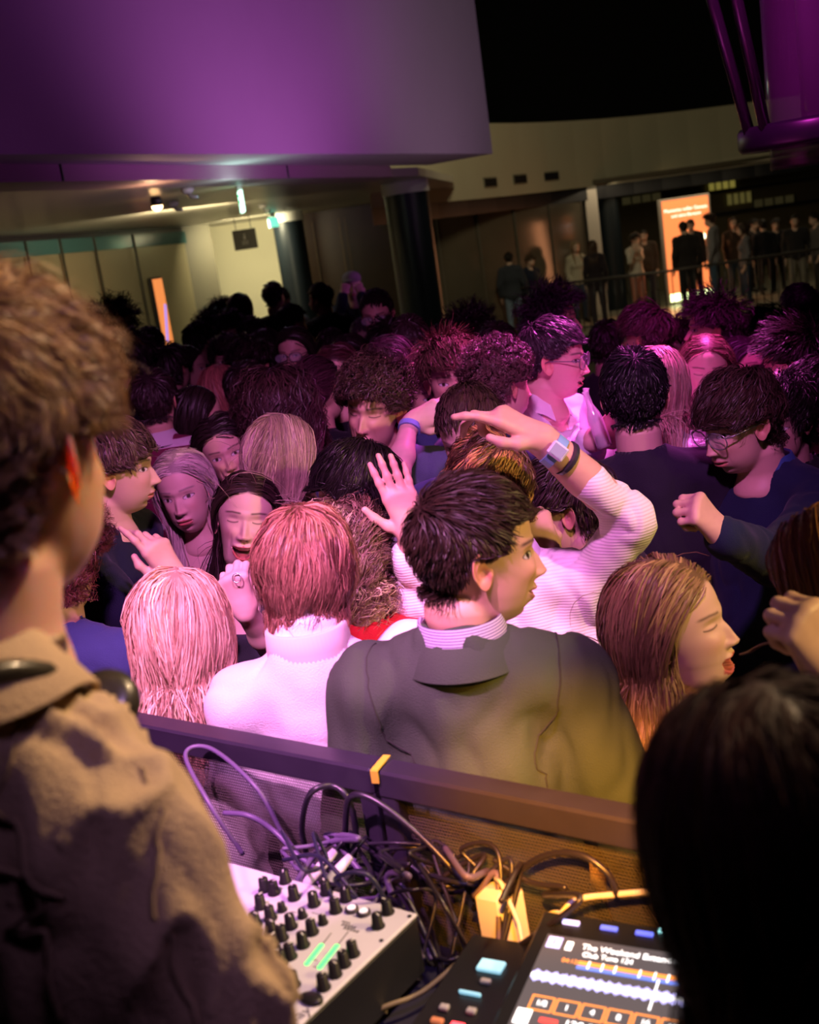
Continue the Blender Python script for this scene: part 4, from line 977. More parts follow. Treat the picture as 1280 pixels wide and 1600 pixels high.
for a, b, lbl in bars:
    L_ = np.linalg.norm(b - a); ang = math.atan2(b[1] - a[1], b[0] - a[0])
    t = thing('barrier', lbl, 'barrier', (a[0], a[1], 0), ang, 'mesh barriers before the desk')
    MB().box((L_ / 2, 0, 1.378), (L_ - .002, .045, .044), bev=.004).build('top_rail', M_bar, t)
    MB().box((L_ / 2, 0, .06), (L_ - .002, .045, .04), bev=.004).build('bottom_rail', M_bar, t)
    for x in (.017, L_ - .017): MB().box((x, .0, .7), (.032, .04, 1.32), bev=.003).build('post', M_bar, t)
    MB().box((L_ / 2, .0, .72), (L_ - .07, .0006, 1.28)).build('wire_mesh', M_mesh, t)
    for x in (.1, L_ - .1): MB().box((x, .0, .012), (.06, .16, .02)).build('foot', M_bar, t)
j = PZ(595, 1193, 1.402)
tp_ = MB(); tp_.box((0, 0, .002), (.012, .050, .002)); tp_.box((0, -.026, -.008), (.012, .002, .02)); o = tp_.build('tape', mat('yellow_tape', (.8, .6, .05), .6), None, (j[0], j[1], 1.401)); o.rotation_euler = (0, 0, ang + .25); tag(o, 'small strip of yellow tape over the joint of the barrier rails', 'tape')
bd = (bars[1][1] - bars[0][0])[:2]; bd /= np.linalg.norm(bd); bnn = np.array([bd[1], -bd[0]])          # towards the DJ
O_ = bars[0][1][:2]
def desk(u, v): return O_ + bd * u + bnn * v
if bnn[1] > 0: bnn = -bnn
STAGE = .35
structure(MB().prism([desk(-1.6, .07), desk(1.7, .07), desk(1.7, 2.4), desk(-1.6, 2.4)], 0.001, STAGE).build('floor_stage', mat('stage_deck', (.02, .02, .024), .7)))
dk = thing('dj_desk', 'dark desk carrying the mixer and player behind the barrier', 'desk', (*desk(.1, .34), STAGE), math.atan2(bd[1], bd[0]))
ZT = 1.185
MB().box((0, 0, ZT - STAGE - .015), (1.7, .50, .03), bev=.004).build('desktop', mat('desk_top', (.018, .016, .035), .6), dk)
for x in (-.8, .8):
    for y in (-.2, .2): MB().box((x, y, (ZT - STAGE - .03) / 2), (.04, .04, ZT - STAGE - .03)).build('leg', M_dark, dk)
# mixer
mu_, mv_ = np.array([-.80, .60]), np.array([-.60, -.80]); mc = PZ(650, 1413, 1.30)[:2]
MW, MD, MH = .36, .40, .095
mx_ = thing('dj_mixer', 'pale grey four channel mixer with black knobs and green level meters', 'mixer', (*(mc + mu_ * MW / 2 + mv_ * MD / 2), ZT), math.atan2(-mu_[1], -mu_[0]))
# local x runs towards the corner (image right), local y away from the DJ
M_face = mat('mixer_face', (.60, .58, .68), .42, noise=.03, nscale=20); M_knob = mat('knob_black', (.012, .011, .014), .4)
MB().box((0, 0, MH / 2 + .007), (MW, MD, MH - .010), bev=.003).build('housing', M_dark, mx_)
MB().box((0, 0, MH + .004), (MW, MD, .006), bev=.002).build('faceplate', M_face, mx_)
for sx in (-1, 1):
    for sy in (-1, 1): MB().lathe([(.014, 0), (.016, .012)], (sx * .15, sy * .17, 0), 12).build('foot', M_dark, mx_)
ZF = MH + .007
def knob(x, y, r=.0085, h=.020, col=None, a=0.5):
    m = MB(); m.lathe([(r * 1.25, 0), (r * 1.25, .002), (r, .004), (r * .86, h), (r * .7, h + .0008)], (0, 0, 0), 16); o = m.build('knob', col or M_knob, mx_, (x, y, ZF), True)
    MB().box((0, r * .45, h + .001), (.0014, r * .8, .0012)).build('pointer', mat('white_mark', (.8, .8, .8), .5), o); o.rotation_euler = (0, 0, a); o['label'] = 'black rotary knob'
def inv_mixer(px_, py_):     # where on the mixer face the photograph shows a pixel
    w_ = PZ(px_, py_, ZT + ZF)[:2] - (mc + mu_ * MW / 2 + mv_ * MD / 2); return -(w_ @ mu_), -(w_ @ mv_)
for i, (kx, ky) in enumerate([(446, 1372), (478, 1380), (510, 1390), (541, 1400), (429, 1390), (460, 1398), (491, 1408), (525, 1418), (441, 1417), (473, 1427), (505, 1437), (423, 1430), (455, 1443), (488, 1452), (441, 1461), (474, 1472), (454, 1490), (606, 1420), (591, 1442), (552, 1486), (538, 1502), (524, 1518), (506, 1538), (459, 1534), (425, 1452), (408, 1412), (414, 1385), (400, 1440), (428, 1476), (440, 1500)]):
    x, y = inv_mixer(kx, ky + 6); small = i in (8, 9, 10)
    if abs(x) < MW / 2 - .01 and abs(y) < MD / 2 - .01: knob(x, y, .0060 if small else .0078, .012 if small else .019, a=(i * 1.7) % 5 - 2.5)
for kx, ky in ((550, 1423), (569, 1428)):
    x, y = inv_mixer(kx, ky); m = MB(); m.lathe([(.0095, 0), (.0095, .004), (.007, .0045)], (0, 0, 0), 20); o = m.build('button', mat('button_ring', (.05, .04, .05), .4), mx_, (x, y, ZF), True)
    MB().lathe([(.006, .004), (.006, .006), (.001, .0065)], (0, 0, 0), 20).build('button_cap', mat('lit_pale_button', (.9, .8, .9), .3, emit=(1, .8, .9), es=.6), o)
for (ax, ay), (bx, by) in (((480, 1506), (502, 1478)), ((500, 1512), (526, 1479))):
    p0, p1 = np.array(inv_mixer(ax, ay)), np.array(inv_mixer(bx, by)); m = MB()
    for k in range(9):
        c_ = p0 + (p1 - p0) * k / 8; m.lathe([(.0032, 0), (.0032, .0012), (.001, .0016)], (*c_, ZF), 10)
    m.build('level_meter', mat('green_led', (.1, .9, .2), .4, emit=(.03, 1, .10), es=3.0), mx_)
    p1b = np.array(inv_mixer(bx + (bx - ax) * .75, by + (by - ay) * .75)); mid = (p1 * 1.0 + p1b) / 2; d_ = p1b - p1; an = math.atan2(d_[1], d_[0])
    MB().box((*mid, ZF), (np.linalg.norm(d_) * .9, .0012, .0006), [[math.cos(an), -math.sin(an), 0], [math.sin(an), math.cos(an), 0], [0, 0, 1]]).build('scale_mark', M_knob, mx_)
for i, (kx, ky, wd, ln2) in enumerate(((545, 1447, .024, .006), (549, 1453, .026, .005), (541, 1441, .014, .003))):
    x, y = inv_mixer(kx, ky)
    m = MB()
    for k in range(5): m.box((x + (k - 2) * wd / 5, y, ZF), (wd / 8, ln2, .0006))
    m.build('printed_mark', mat('print_grey', (.10, .09, .12), .6), mx_)
for i in range(26):
    x, y = rng.uniform(-.12, .15), rng.uniform(-.17, .18)
    MB().box((x, y, ZF - .0004), (rng.uniform(.006, .016), .0014, .001)).build('printed_mark', mat('print_grey', (.10, .09, .12), .6), mx_)
for k in range(4):
    x = -.13 + .045 * k; MB().box((x, -.12, ZF - .0004), (.003, .09, .001)).build('fader_slot', M_knob, mx_); MB().box((x, -.11 + .01 * k, ZF + .006), (.014, .022, .012), bev=.002).build('fader_cap', M_knob, mx_)
x, y = inv_mixer(487, 1563); MB().lathe([(.011, 0), (.011, .004), (.008, .006)], (x, y, ZF), 20, sx=1.5).build('oval_button', M_knob, mx_, smooth=True)
x, y = inv_mixer(465, 1588); text('lettering', 'Play', .022, mat('print_grey', (.1, .09, .12)), mx_, (x, y, ZF), (0, 0, math.radians(75)), .0004)
for kx, ky in ((583, 1400), (596, 1470), (400, 1348), (640, 1432)):
    x, y = inv_mixer(kx, ky)
    if abs(x) < MW / 2 and abs(y) < MD / 2: MB().lathe([(.003, 0), (.003, .001)], (x, y, ZF), 10).build('screw', M_dark, mx_)
# two pale plugs at the back of the mixer
for kx, ky, lbl in ((500, 1357, 'pale audio plug at the back of the mixer, nearer the shirt sleeve'), (524, 1366, 'pale audio plug at the back of the mixer, nearer the barrier joint')):
    c_ = PZ(kx, ky, 1.275); t = thing('audio_plug', lbl, 'plug', c_, 0, 'plugs in the mixer')
    dr = np.array([.02, .016, .012]); MB().tube([-dr * 1.2, dr * .3, dr * 1.2], [.0085, .0085, .006], 12).build('plug_shell', mat('pale_plug', (.75, .72, .75), .4), t, smooth=True); MB().tube([dr * 1.2, dr * 2.5, dr * 3 + (0, .01, -.03)], .003, 8).build('cable_tail', M_dark, t, smooth=True)
# media player
pu, pv = np.array([.88, -.475]), np.array([-.475, -.88]); pc = PZ(815, 1440, 1.27)[:2]
PW, PD = .36, .40
pl = thing('media_player', 'black media player with a glowing touch screen', 'media player', (*(pc + pu * (PW / 2 - .075) + pv * PD / 2), ZT), math.atan2(pu[1], pu[0]))
MB().box((0, 0, .030), (PW, PD, .052), bev=.004).build('housing', mat('player_black', (.012, .012, .015), .35), pl)
for sx in (-1, 1):
    for sy in (-1, 1): MB().lathe([(.012, 0), (.014, .008)], (sx * .14, sy * .16, 0), 12).build('foot', M_dark, pl)
ti = math.radians(9); RX = np.array([[1, 0, 0], [0, math.cos(ti), -math.sin(ti)], [0, math.sin(ti), math.cos(ti)]])
sc0 = np.array([.055, .105, .078])
MB().box(sc0, (.255, .205, .022), RX, bev=.003).build('screen_housing', mat('player_black', (.012, .012, .015)), pl)
scr = MB().box((0, 0, 0), (.222, .150, .0012)).build('screen', mat('screen_dark', (.06, .05, .05), .2, emit=(.11, .095, .10), es=1.0), pl, sc0 + RX @ np.array([.003, -.014, .0118])); scr.rotation_euler = (ti, 0, 0)
def on(name, x, y, w_, h_, mt, z=.001): return MB().box((x, y, z), (w_, h_, .0008)).build(name, mt, scr)
E_w = mat('screen_white', (1, 1, 1), .4, emit=(1, 1, 1), es=2.2); E_b = mat('screen_violet', (.5, .5, 1), .4, emit=(.52, .50, 1), es=2.0); E_o = mat('screen_orange', (1, .4, .1), .4, emit=(1, .30, .05), es=1.3); E_bl = mat('screen_blue', (.2, .3, .9), .4, emit=(.10, .22, .85), es=1.0); E_r = mat('screen_red', (.9, .1, .1), .4, emit=(1, .06, .05), es=1.2)
rot0 = (0, 0, 0)
on('album_tile', -.098, .062, .018, .018, E_b); text('lettering', '1', .016, mat('screen_dark', (0, 0, 0)), scr, (-.098, .062, .0018), rot0, .0003)
on('note_icon', -.078, .060, .008, .014, E_w)
text('lettering', 'The Weekend Extended Mix (Vocal Edit)', .0125, E_w, scr, (-.062, .062, .001), rot0, .0003, 'LEFT'); text('lettering', 'Club Tune 124', .0105, E_w, scr, (-.058, .050, .001), rot0, .0003, 'LEFT')
on('overview_orange', .016, .036, .150, .006, E_o); on('overview_blue', .016, .029, .150, .0055, E_bl); text('lettering', '04:12.6', .009, E_o, scr, (-.080, .036, .001), rot0, .0003, 'LEFT')
for k, x in enumerate((-.045, -.028, -.012, .018, .036, .052, .07)): on('cue_tick', x, .034, .0016, .012, E_w, .0016)
m = MB(); r2 = np.random.default_rng(3)
for k in range(110):
    x = -.108 + .00196 * k; hgt = .010 + .010 * abs(math.sin(k * .55)) * r2.uniform(.5, 1); m.box((x, .006, .001), (.0013, hgt, .0008))
m.build('waveform', E_b, scr); on('waveform_core', 0, .006, .218, .005, E_w, .0014); on('play_head', .042, .006, .002, .046, E_w, .002)
for k in range(6):
    x = -.082 + .031 * k
    for dx, dy, ww, hh in ((0, .0105, .028, .0016), (0, -.0105, .028, .0016), (-.0135, 0, .0016, .021), (.0135, 0, .0016, .021)): on('key_border', x + dx, -.035 + dy, ww, hh, E_o)
    text('lettering', ('1/2', '1', '4', '8', '16', '32')[k], .011, E_w, scr, (x, -.035, .0015), rot0, .0003)
on('beat_pad', .098, -.036, .020, .020, mat('screen_amber', (1, .6, .2), .4, emit=(1, .55, .15), es=2.0))
on('bpm_panel', -.098, -.058, .018, .022, E_w); on('cue_panel', -.066, -.058, .022, .007, E_r); text('lettering', '128.0', .016, E_w, scr, (-.03, -.058, .001), rot0, .0003); text('lettering', '02', .016, E_w, scr, (.03, -.058, .001), rot0, .0003)
for k, (x, cl) in enumerate(((-.085, E_b), (-.035, mat('btn_blue', (.1, .2, .9), .4, emit=(.10, .12, .9), es=1.2)), (.010, mat('btn_blue', (.1, .2, .9))), (.055, mat('btn_blue', (.1, .2, .9))))):
    o = MB().box((0, 0, 0), (.022, .007, .004), bev=.001).build('lit_button', cl, pl, sc0 + RX @ np.array([x, .085, .013])); o.rotation_euler = (ti, 0, 0)
o = MB().box((0, 0, 0), (.040, .008, .004), bev=.001).build('status_light', mat('cyan_light', (.5, 1, 1), .4, emit=(.35, .95, 1), es=4), pl, sc0 + RX @ np.array([.045, .094, .013])); o.rotation_euler = (ti, 0, 0)
for i, (x, y, w_, h_, mt) in enumerate(((-.125, .135, .034, .022, mat('usb_cyan', (.4, .8, .9), .4, emit=(.25, .6, .75), es=.9)), (-.130, .078, .030, .004, mat('usb_cyan', (.4, .8, .9))), (-.148, .020, .016, .009, mat('led_orange_dim', (.5, .2, .1), .4, emit=(.8, .2, .08), es=.35)), (-.120, .018, .018, .010, mat('led_red', (.9, .1, .1), .4, emit=(1, .05, .08), es=3.2)), (-.150, .045, .012, .010, mat('grey_key', (.4, .38, .42), .5)), (-.115, .048, .012, .010, mat('grey_key', (.4, .38, .42))), (-.150, -.02, .030, .012, mat('grey_key', (.4, .38, .42))), (-.12, .105, .014, .008, mat('grey_key', (.4, .38, .42))))):
    MB().box((x, y, .059), (w_, h_, .006), bev=.0015).build('button', mt, pl)
MB().lathe([(.085, 0), (.09, .004), (.088, .016), (.07, .018)], (.03, -.10, .056), 48).build('jog_wheel', M_dark, pl, smooth=True)
# power adapter and plug
q = PZ(812, 1440, 1.25)
ad = thing('power_adapter', 'chunky white power adapter among the cables', 'adapter', (q[0] - .02, q[1] + .05, ZT), math.radians(-35))
MB().box((0, 0, .045), (.062, .055, .088), frame(12, 8, -10), bev=.012).build('adapter_body', mat('adapter_white', (.80, .76, .76), .35), ad)
MB().tube([(0, .0, .088), (-.002, .0, .104), (.012, -.01, .104), (.05, -.04, .07), (.075, -.075, .03)], .0032, 8).build('adapter_lead', mat('white_cable', (.75, .7, .7), .4), ad, smooth=True)
q = PZ(873, 1448, 1.25)
pg = thing('white_plug', 'round white plug standing behind the media player', 'plug', (q[0], q[1] + .03, ZT), 0)
MB().lathe([(.020, 0), (.021, .045), (.017, .060), (.008, .066)], (0, 0, 0), 20).build('plug_body', mat('adapter_white', (.8, .76, .76)), pg, smooth=True)
def spline(pts, n=14):
    pts = [np.asarray(p, float) for p in pts]; pts = [2 * pts[0] - pts[1]] + pts + [2 * pts[-1] - pts[-2]]; out = []
    for i in range(1, len(pts) - 2):
        for t in np.linspace(0, 1, n, endpoint=False):
            a, b, c_, d = pts[i - 1:i + 3]; out.append(.5 * ((2 * b) + (c_ - a) * t + (2 * a - 5 * b + 4 * c_ - d) * t * t + (3 * b - a - 3 * c_ + d) * t ** 3))
    out.append(pts[-2]); return np.array(out)
def cable(pix, r, m, label, group=None):
    pts = []
    for p in pix:
        q_ = PZ(*p); dd = (q_[:2] - O_) @ bnn
        if dd < .035:                       # keep the cable on the desk's side of the mesh
            v = q_ - CAM; t_ = ((O_ + bnn * .035 - CAM[:2]) @ bnn) / (v[:2] @ bnn); q_ = CAM + v * t_
        pts.append(q_)
    o = MB().tube(spline(pts), r, 8).build('cable', m, smooth=True); tag(o, label, 'cable', group); return o
MC1 = mat('cable_black', (.020, .016, .028), .32, spec=.7); MC2 = mat('cable_violet_grey', (.14, .10, .20), .4)
G_ = 'tangled cables behind the desk'
cable([(868, 1450, 1.25), (880, 1425, 1.275), (905, 1405, 1.285), (960, 1398, 1.28), (1030, 1392, 1.26)], .0042, mat('white_cable', (.75, .7, .7)), 'white cable curving from the round plug towards the dark hair')
cable([(478, 1330, 1.22), (472, 1290, 1.30), (485, 1240, 1.375), (520, 1228, 1.38), (545, 1250, 1.36), (556, 1300, 1.30), (552, 1345, 1.22)], .0048, MC1, 'black cable looping high in front of the pale sweater', None)
cable([(545, 1345, 1.22), (540, 1290, 1.31), (548, 1245, 1.37), (585, 1250, 1.37), (650, 1300, 1.33), (700, 1350, 1.29), (740, 1400, 1.25), (760, 1450, 1.21)], .0048, MC1, 'thick black cable arching down past the barrier joint', None)
cable([(740, 1420, 1.22), (800, 1370, 1.27), (850, 1338, 1.30), (905, 1335, 1.30), (950, 1365, 1.27), (965, 1400, 1.22)], .0046, MC1, 'black cable arching in front of the right barrier mesh', None)
cable([(380, 1335, 1.24), (330, 1260, 1.33), (290, 1180, 1.385), (330, 1170, 1.385), (400, 1230, 1.35), (440, 1300, 1.27), (470, 1340, 1.22)], .0040, MC2, 'pale violet cable looping beside the tan shirt sleeve', None)
cable([(350, 1270, 1.30), (390, 1275, 1.30), (430, 1300, 1.27), (470, 1340, 1.24), (520, 1370, 1.21)], .0046, MC2, 'violet grey cable running from the tan sleeve to the plugs', None)
rc = np.random.default_rng(11)
desc = ['crossing the whole tangle', 'lying along the mixer edge', 'coiled by the barrier post', 'dipping behind the adapter', 'hanging over the desk edge', 'bent in a tight loop', 'running under the others', 'ending near the media player', 'rising above the tangle', 'wound beside the plugs', 'trailing towards the mixer', 'curled before the mesh', 'squeezed by the adapter', 'sagging across the middle', 'twisted round another cable', 'lowest on the desk', 'bowed towards the barrier', 'lying by the mixer corner', 'looped twice in the middle', 'leaning on the barrier', 'tucked near the post foot', 'half hidden in the tangle']
for i in range(18):
    x = rc.uniform(430, 720); y = rc.uniform(1310, 1400); pts = []
    dx = rc.uniform(30, 62)
    zt = rc.uniform(1.215, 1.30)
    for k in range(rc.integers(5, 9)):
        yy = np.clip(y + rc.normal(0, 32), 1300 + (x - 450) * .1, 1420 + (x - 450) * .25); pts.append((x, yy, min(max(zt + rc.normal(0, .025), 1.20), 1.33))); x = np.clip(x + dx * (-.6 if k in (2, 5) else 1), 420, 940)
    if x > 640: pts.append((min(x, 780), 1500, 1.20))
    cable(pts, float(rc.choice([.0028, .0034, .0042, .0048])), [MC1, MC1, mat('cable_blue', (.022, .02, .05), .35), MC2][i % 4], ('black' if i % 4 < 2 else 'dark blue' if i % 4 == 2 else 'grey violet') + ' cable ' + desc[i], G_)
for i, (pts, lb_) in enumerate((([(655, 1440, 1.2), (665, 1480, 1.2), (700, 1500, 1.2), (745, 1480, 1.2), (760, 1450, 1.21)], 'dark cable curling right of the mixer corner'), ([(560, 1590, 1.2), (610, 1570, 1.21), (660, 1550, 1.21), (720, 1500, 1.22), (752, 1470, 1.21)], 'tan cable running from mixer to player'), ([(540, 1600, 1.2), (575, 1582, 1.2), (605, 1580, 1.2)], 'short tan cable beside the mixer side'), ([(660, 1420, 1.22), (680, 1470, 1.2), (690, 1530, 1.19), (680, 1590, 1.19)], 'thin cable dropping down between mixer and player'))):
    cable(pts, .0035, mat('cable_tan', (.22, .17, .10), .5) if i in (1, 2) else MC1, lb_, None)
# ------------------------------------------------------------------ the people
DK, BR, BLD, AUB = (.020, .013, .010), (.060, .032, .018), (.42, .27, .13), (.30, .10, .045)
BLK = (.008, .008, .012); NAVY = (.010, .013, .035)
M_crisp = mat('white_cotton', (.80, .78, .80), .8, noise=.03, nscale=20, bump=.2, bscale=300)
# --- DJ in the tan overshirt
M_tan = mat('tan_overshirt', (.46, .33, .185), .85, noise=.10, nscale=12, bump=.3, bscale=260)
dj = person('man seen from behind in a tan overshirt with headphones round his neck', (-22, 712, .93), yaw=30, pitch=6, byaw=24, sh=((.108, -.01, -.195), (-.165, -.02, -.12)), q=0, hair='quiff', hc=(.24, .13, .055), streak=((.42, .25, .11), .3),
    hprm=dict(Lt=.085, lift=.5, ca=.007, cf=1.3, wa=.010, cl=.8, dens=1.5, vol=.026, Ls=.024, ad=.25), top='shirt', tmat=M_tan, face=dict(smile=.2, ear=1.25, sss=1), floor=STAGE, crease=.020, folds=1.2, voxel=.0075, fwd=-.02, neck='crew',
    arms=dict(R=dict(e=(350, 1570, .92), w=(300, 1760, 1.10), tip=(270, 1810, 1.2), n=(0, 1, .3), pose='relaxed')), lower=(.03, .03, .04), skin=(.62, .36, .25))
collar(dj, M_tan, r=.066, zc=-.050, spread=1.35, h=.030, gap=30)
i_ = root_info[dj.name]
cl_ = [c for c in dj.children if c.name.startswith('shirt')][0]; M_seam = mat('tan_seam', (.36, .26, .14), .85)
for pts in ([(.07, -.03, -.05), (.085, -.10, -.12), (.10, -.13, -.20), (.105, -.12, -.30)], [(-.02, -.08, -.08), (.05, -.12, -.15), (.13, -.10, -.19)], [(.13, 0, -.14), (.16, -.05, -.26), (.20, -.04, -.40)]):
    seam(dj, cl_, pts, M_seam)
hp = thing('headphones', 'black over ear headphones hanging round the neck of the man at the mixer', 'headphones', i_['base'])
def hpw(p): return np.asarray(p) @ i_['Rb'].T + i_['rel']
aa = np.linspace(math.radians(-165), math.radians(165), 36)
band = [hpw((.082 * math.sin(a + math.pi), -.022 + .088 * math.cos(a + math.pi), -.030 - .055 * sst(-math.cos(a), -.6, 1))) for a in aa]
MB().tube(band, .0095, 10).build('headband', mat('headphone_black', (.035, .03, .018), .35, coat=.3), hp, smooth=True)
for s in (-1, 1):
    p0 = np.array((s * .046, .080, -.118)); m = MB(); rr = frame(s * -35, 50) @ np.array([[1, 0, 0], [0, 0, 1], [0, -1, 0]]).T
    m.lathe([(.01, -.016), (.026, -.013), (.030, 0), (.028, .011), (.018, .016), (.01, .016)], (0, 0, 0), 28); V = np.concatenate(m.V) @ rr.T + p0; m.V = [np.array([hpw(v) for v in V])]
    m.build('ear_cup', mat('headphone_black', (.03, .03, .03)), hp, smooth=True)
# --- dark head close by on the right
person('person with long dark hair seen close from behind at the right edge', (1222, 1330, .80), yaw=-14, pitch=10, byaw=0, q=0, fem=1, hair='long', hc=(.020, .006, .005), hprm=dict(Lt=.40, Ls=.34, grav=1.1, vol=.030, dens=1.5, dull=1), top='sweater', tc=(.006, .005, .008), floor=STAGE, bs=.95)
# --- front row
M_green = mat('green_jacket', (.050, .072, .044), .80, noise=.06, nscale=40, bump=.3, bscale=500)
gm_ = person('man in a dark green polo jacket over a striped collar, smiling to the right', (738, 860, 1.86), yaw=87, pitch=6, tilt=3, byaw=8, q=0, hair='quiff', hc=(.030, .017, .010), hprm=dict(Lt=.046, lift=.42, dens=1.3, wa=.003, ca=.0, Ls=.018, vol=.012, ad=.35, fz=.062, cl=.35),
    top='jacket', tmat=M_green, face=dict(smile=.9, teeth=1, open=.25, lips=(.50, .20, .16)), skin=(.66, .40, .27), folds=1.3, voxel=.0085, bs=.92)
cl_ = [c for c in gm_.children if c.name.startswith('jacket')][0]; M_sm = mat('green_seam', (.035, .040, .028), .85)
for s_ in (-1, 1): seam(gm_, cl_, [(s_ * .15, 0, -.04), (s_ * .15, -.10, -.10), (s_ * .125, -.14, -.20), (s_ * .125, -.14, -.27)], M_sm, .0014)
M_jst = striped('striped_shirt_collar', (.60, .55, .62), (.10, .07, .20), 220, .35, 'Z')
collar(gm_, M_jst, r=.0645, zc=-.030, name='shirt_collar', spread=1.05, h=.036, gap=25); collar(gm_, M_green, r=.073, zc=-.052, name='jacket_collar', spread=1.28, h=.030, gap=25)
M_knit = striped('white_rib_knit', (.82, .76, .74), (.50, .44, .40), 9.5, .35, 'A', bump=.9)
M_white = mat('white_sweater', (.84, .80, .80), .85, noise=.03, nscale=20, bump=.25, bscale=350)
ws = person('person with strawberry blond hair in a white turtleneck sweater seen from behind', (478, 890, 2.10), yaw=8, pitch=4, tilt=3, byaw=4, q=0, hair='mullet', hc=(.33, .15, .10), streak=((.13, .045, .03), .25), hprm=dict(dens=1.4, c0=(0, -.02, .13), wa=.009),
    top='sweater', tmat=M_white, neck='turtle', skin=(.64, .42, .33), voxel=.0085, bs=.78, arms=dict(R=dict(e=(640, 1020, 2.20), w=(742, 1040, 2.32), tip=(790, 1030, 2.34), n=(0, .4, 1), pose='relaxed')))
nk = MB(); n_ = 60; V = []; F = []
pf = [(.080, -.075), (.0765, -.05), (.0755, -.01), (.073, .022), (.068, .026), (.062, .018)]
for i in range(n_ * 2):
    t = math.pi * i / n_
    for a, z in pf: V.append(((a + .0016 * (i % 2)) * math.sin(t), -.026 + (a + .0016 * (i % 2)) * math.cos(t), z))
J = len(pf); F = [(i * J + j, i * J + j + 1, ((i + 1) % (2 * n_)) * J + j + 1, ((i + 1) % (2 * n_)) * J + j) for i in range(2 * n_) for j in range(J - 1)]
nk.add(bl(ws, np.array(V)), F).build('ribbed_collar', mat('rib_wool', (.74, .68, .60), .85), ws, smooth=True)
person('woman with long pale blond hair in a dark top seen from behind at the barrier', (280, 982, 2.22), yaw=-4, pitch=2, tilt=4, q=0, fem=1, hair='wavy', hc=(.62, .40, .26), streak=((.78, .56, .38), .45), hprm=dict(Lt=.46, Ls=.42, ca=.007, cf=2, wa=.012, vol=.030, dens=1.5, cl=.7, part=.01, grav=1.1),
    top='tee', tc=(.060, .018, .075), skin=(.62, .42, .33), bs=.95)
pw = root_info['person.004'] if 'person.004' in root_info else None
bw_ = person('woman with long golden hair singing in profile towards the right edge', (1042, 974, 2.02), yaw=118, pitch=-6, tilt=3, byaw=50, q=0, fem=1, hair='long', hc=(.26, .165, .075), streak=((.38, .25, .11), .4), hprm=dict(Lt=.38, Ls=.34, part=.0, vol=.026, dens=1.5, wa=.010, grav=1.0),
    top='strap', tc=(.03, .015, .03), face=dict(open=1.0, smile=.2, closed=.55, lips=(.55, .12, .12)), skin=(.68, .45, .33))
# --- raised arm in the white shirt
wa = person('person with blond streaked hair in a white shirt raising a bent arm', (768, 762, 2.5), yaw=-12, pitch=10, byaw=10, q=0, hair='mop', hc=(.10, .050, .028), streak=((.60, .33, .12), .38), hprm=dict(cl=.85, dens=1.2, ad=.6, sweep=-.4, vol=.016, lift=.3),
    top='shirt', tmat=striped('fine_striped_shirt', (.82, .76, .74), (.72, .66, .66), 150, .4, 'Z', bump=.25), folds=1.8, voxel=.0085, bs=1.08,
    arms=dict(R=dict(e=(985, 812, 2.35), w=(848, 688, 2.25), tip=(738, 624, 2.22), n=(.2, .9, .6), pose='point', sleeve=.45, fine=1, thumb=-1), L=dict(e=(648, 900, 2.5), w=(646, 838, 2.42), tip=(612, 740, 2.40), n=(.15, .1, 1), pose='open', sleeve=.5, fine=1, hs=.92, thumb=-1)))
collar(wa, mat('white_cotton', (.8, .8, .8)), r=.064, zc=-.04)
def band_on(pA, pB, r, wdt, m, name, lbl, cat, face=True):
    pA, pB = P(*pA), P(*pB); d = (pB - pA) / np.linalg.norm(pB - pA); a = np.cross(d, (0, 0, 1)); a /= np.linalg.norm(a); R = np.stack([a, np.cross(d, a), d], 1)
    t = thing(name, lbl, cat, pA)
    MB().lathe([(r, -wdt), (r + .003, -wdt), (r + .003, wdt), (r, wdt)], (0, 0, 0), 28, R).build('strap', m, t, smooth=False)
    if face:
        e = -FW - d * ((-FW) @ d); e /= np.linalg.norm(e); R2 = np.stack([np.cross(d, e), d, e], 1)
        MB().box(e * (r + .006), (.030, .036, .010), R2, bev=.003).build('watch_case', mat('watch_pale', (.7, .72, .75), .3), t); MB().box(e * (r + .0115), (.022, .027, .001), R2).build('watch_face', mat('watch_face', (.35, .45, .5), .15), t)
band_on((866, 705, 2.25), (858, 699, 2.249), .031, .011, mat('watch_blue', (.20, .42, .60), .5), 'wrist_watch', 'pale blue wrist watch on the raised bent arm', 'watch')
band_on((884, 716, 2.262), (876, 711, 2.256), .033, .004, mat('bracelet_dark', (.03, .03, .04), .4), 'bracelet', 'thin dark bracelet below the blue watch', 'bracelet', False)
# --- the middle of the crowd
person('dark haired man in a grey shirt kissing towards the left, a hand at his head', (562, 764, 2.80), yaw=-97, pitch=12, byaw=-40, q=0, hair='mop', hc=(.018, .012, .014), hprm=dict(dens=1.3, Lt=.085, lift=.25, vol=.014, wa=.003, ca=.002, fz=.045, grav=.4), top='shirt', tc=(.16, .14, .17), face=dict(closed=1), fwd=.03)
person('woman in a red top with a messy fair bun behind the white sweater', (538, 872, 2.50), yaw=-30, pitch=12, byaw=0, q=1, fem=1, hair='wavy', hc=(.17, .10, .07), streak=((.4, .3, .2), .15), hprm=dict(Lt=.13, Ls=.10, grav=.3, ca=.014, cf=2.5, lift=.4, dens=.6), top='sweater', tc=(.55, .015, .03))
cf = person('young man with curly brown fringe and blue shirt looking down to the left', (588, 634, 3.30), yaw=205, pitch=6, tilt=-10, byaw=195, q=0, hair='mop', hc=(.055, .028, .022), hprm=dict(Lt=.080, Ls=.040, lift=.60, ca=.010, cf=1.8, cl=.9, vol=.024, ad=.25, grav=.15, fz=.054), top='shirt', tc=(.080, .085, .20), face=dict(smile=.5, closed=.55), hs=1.03)
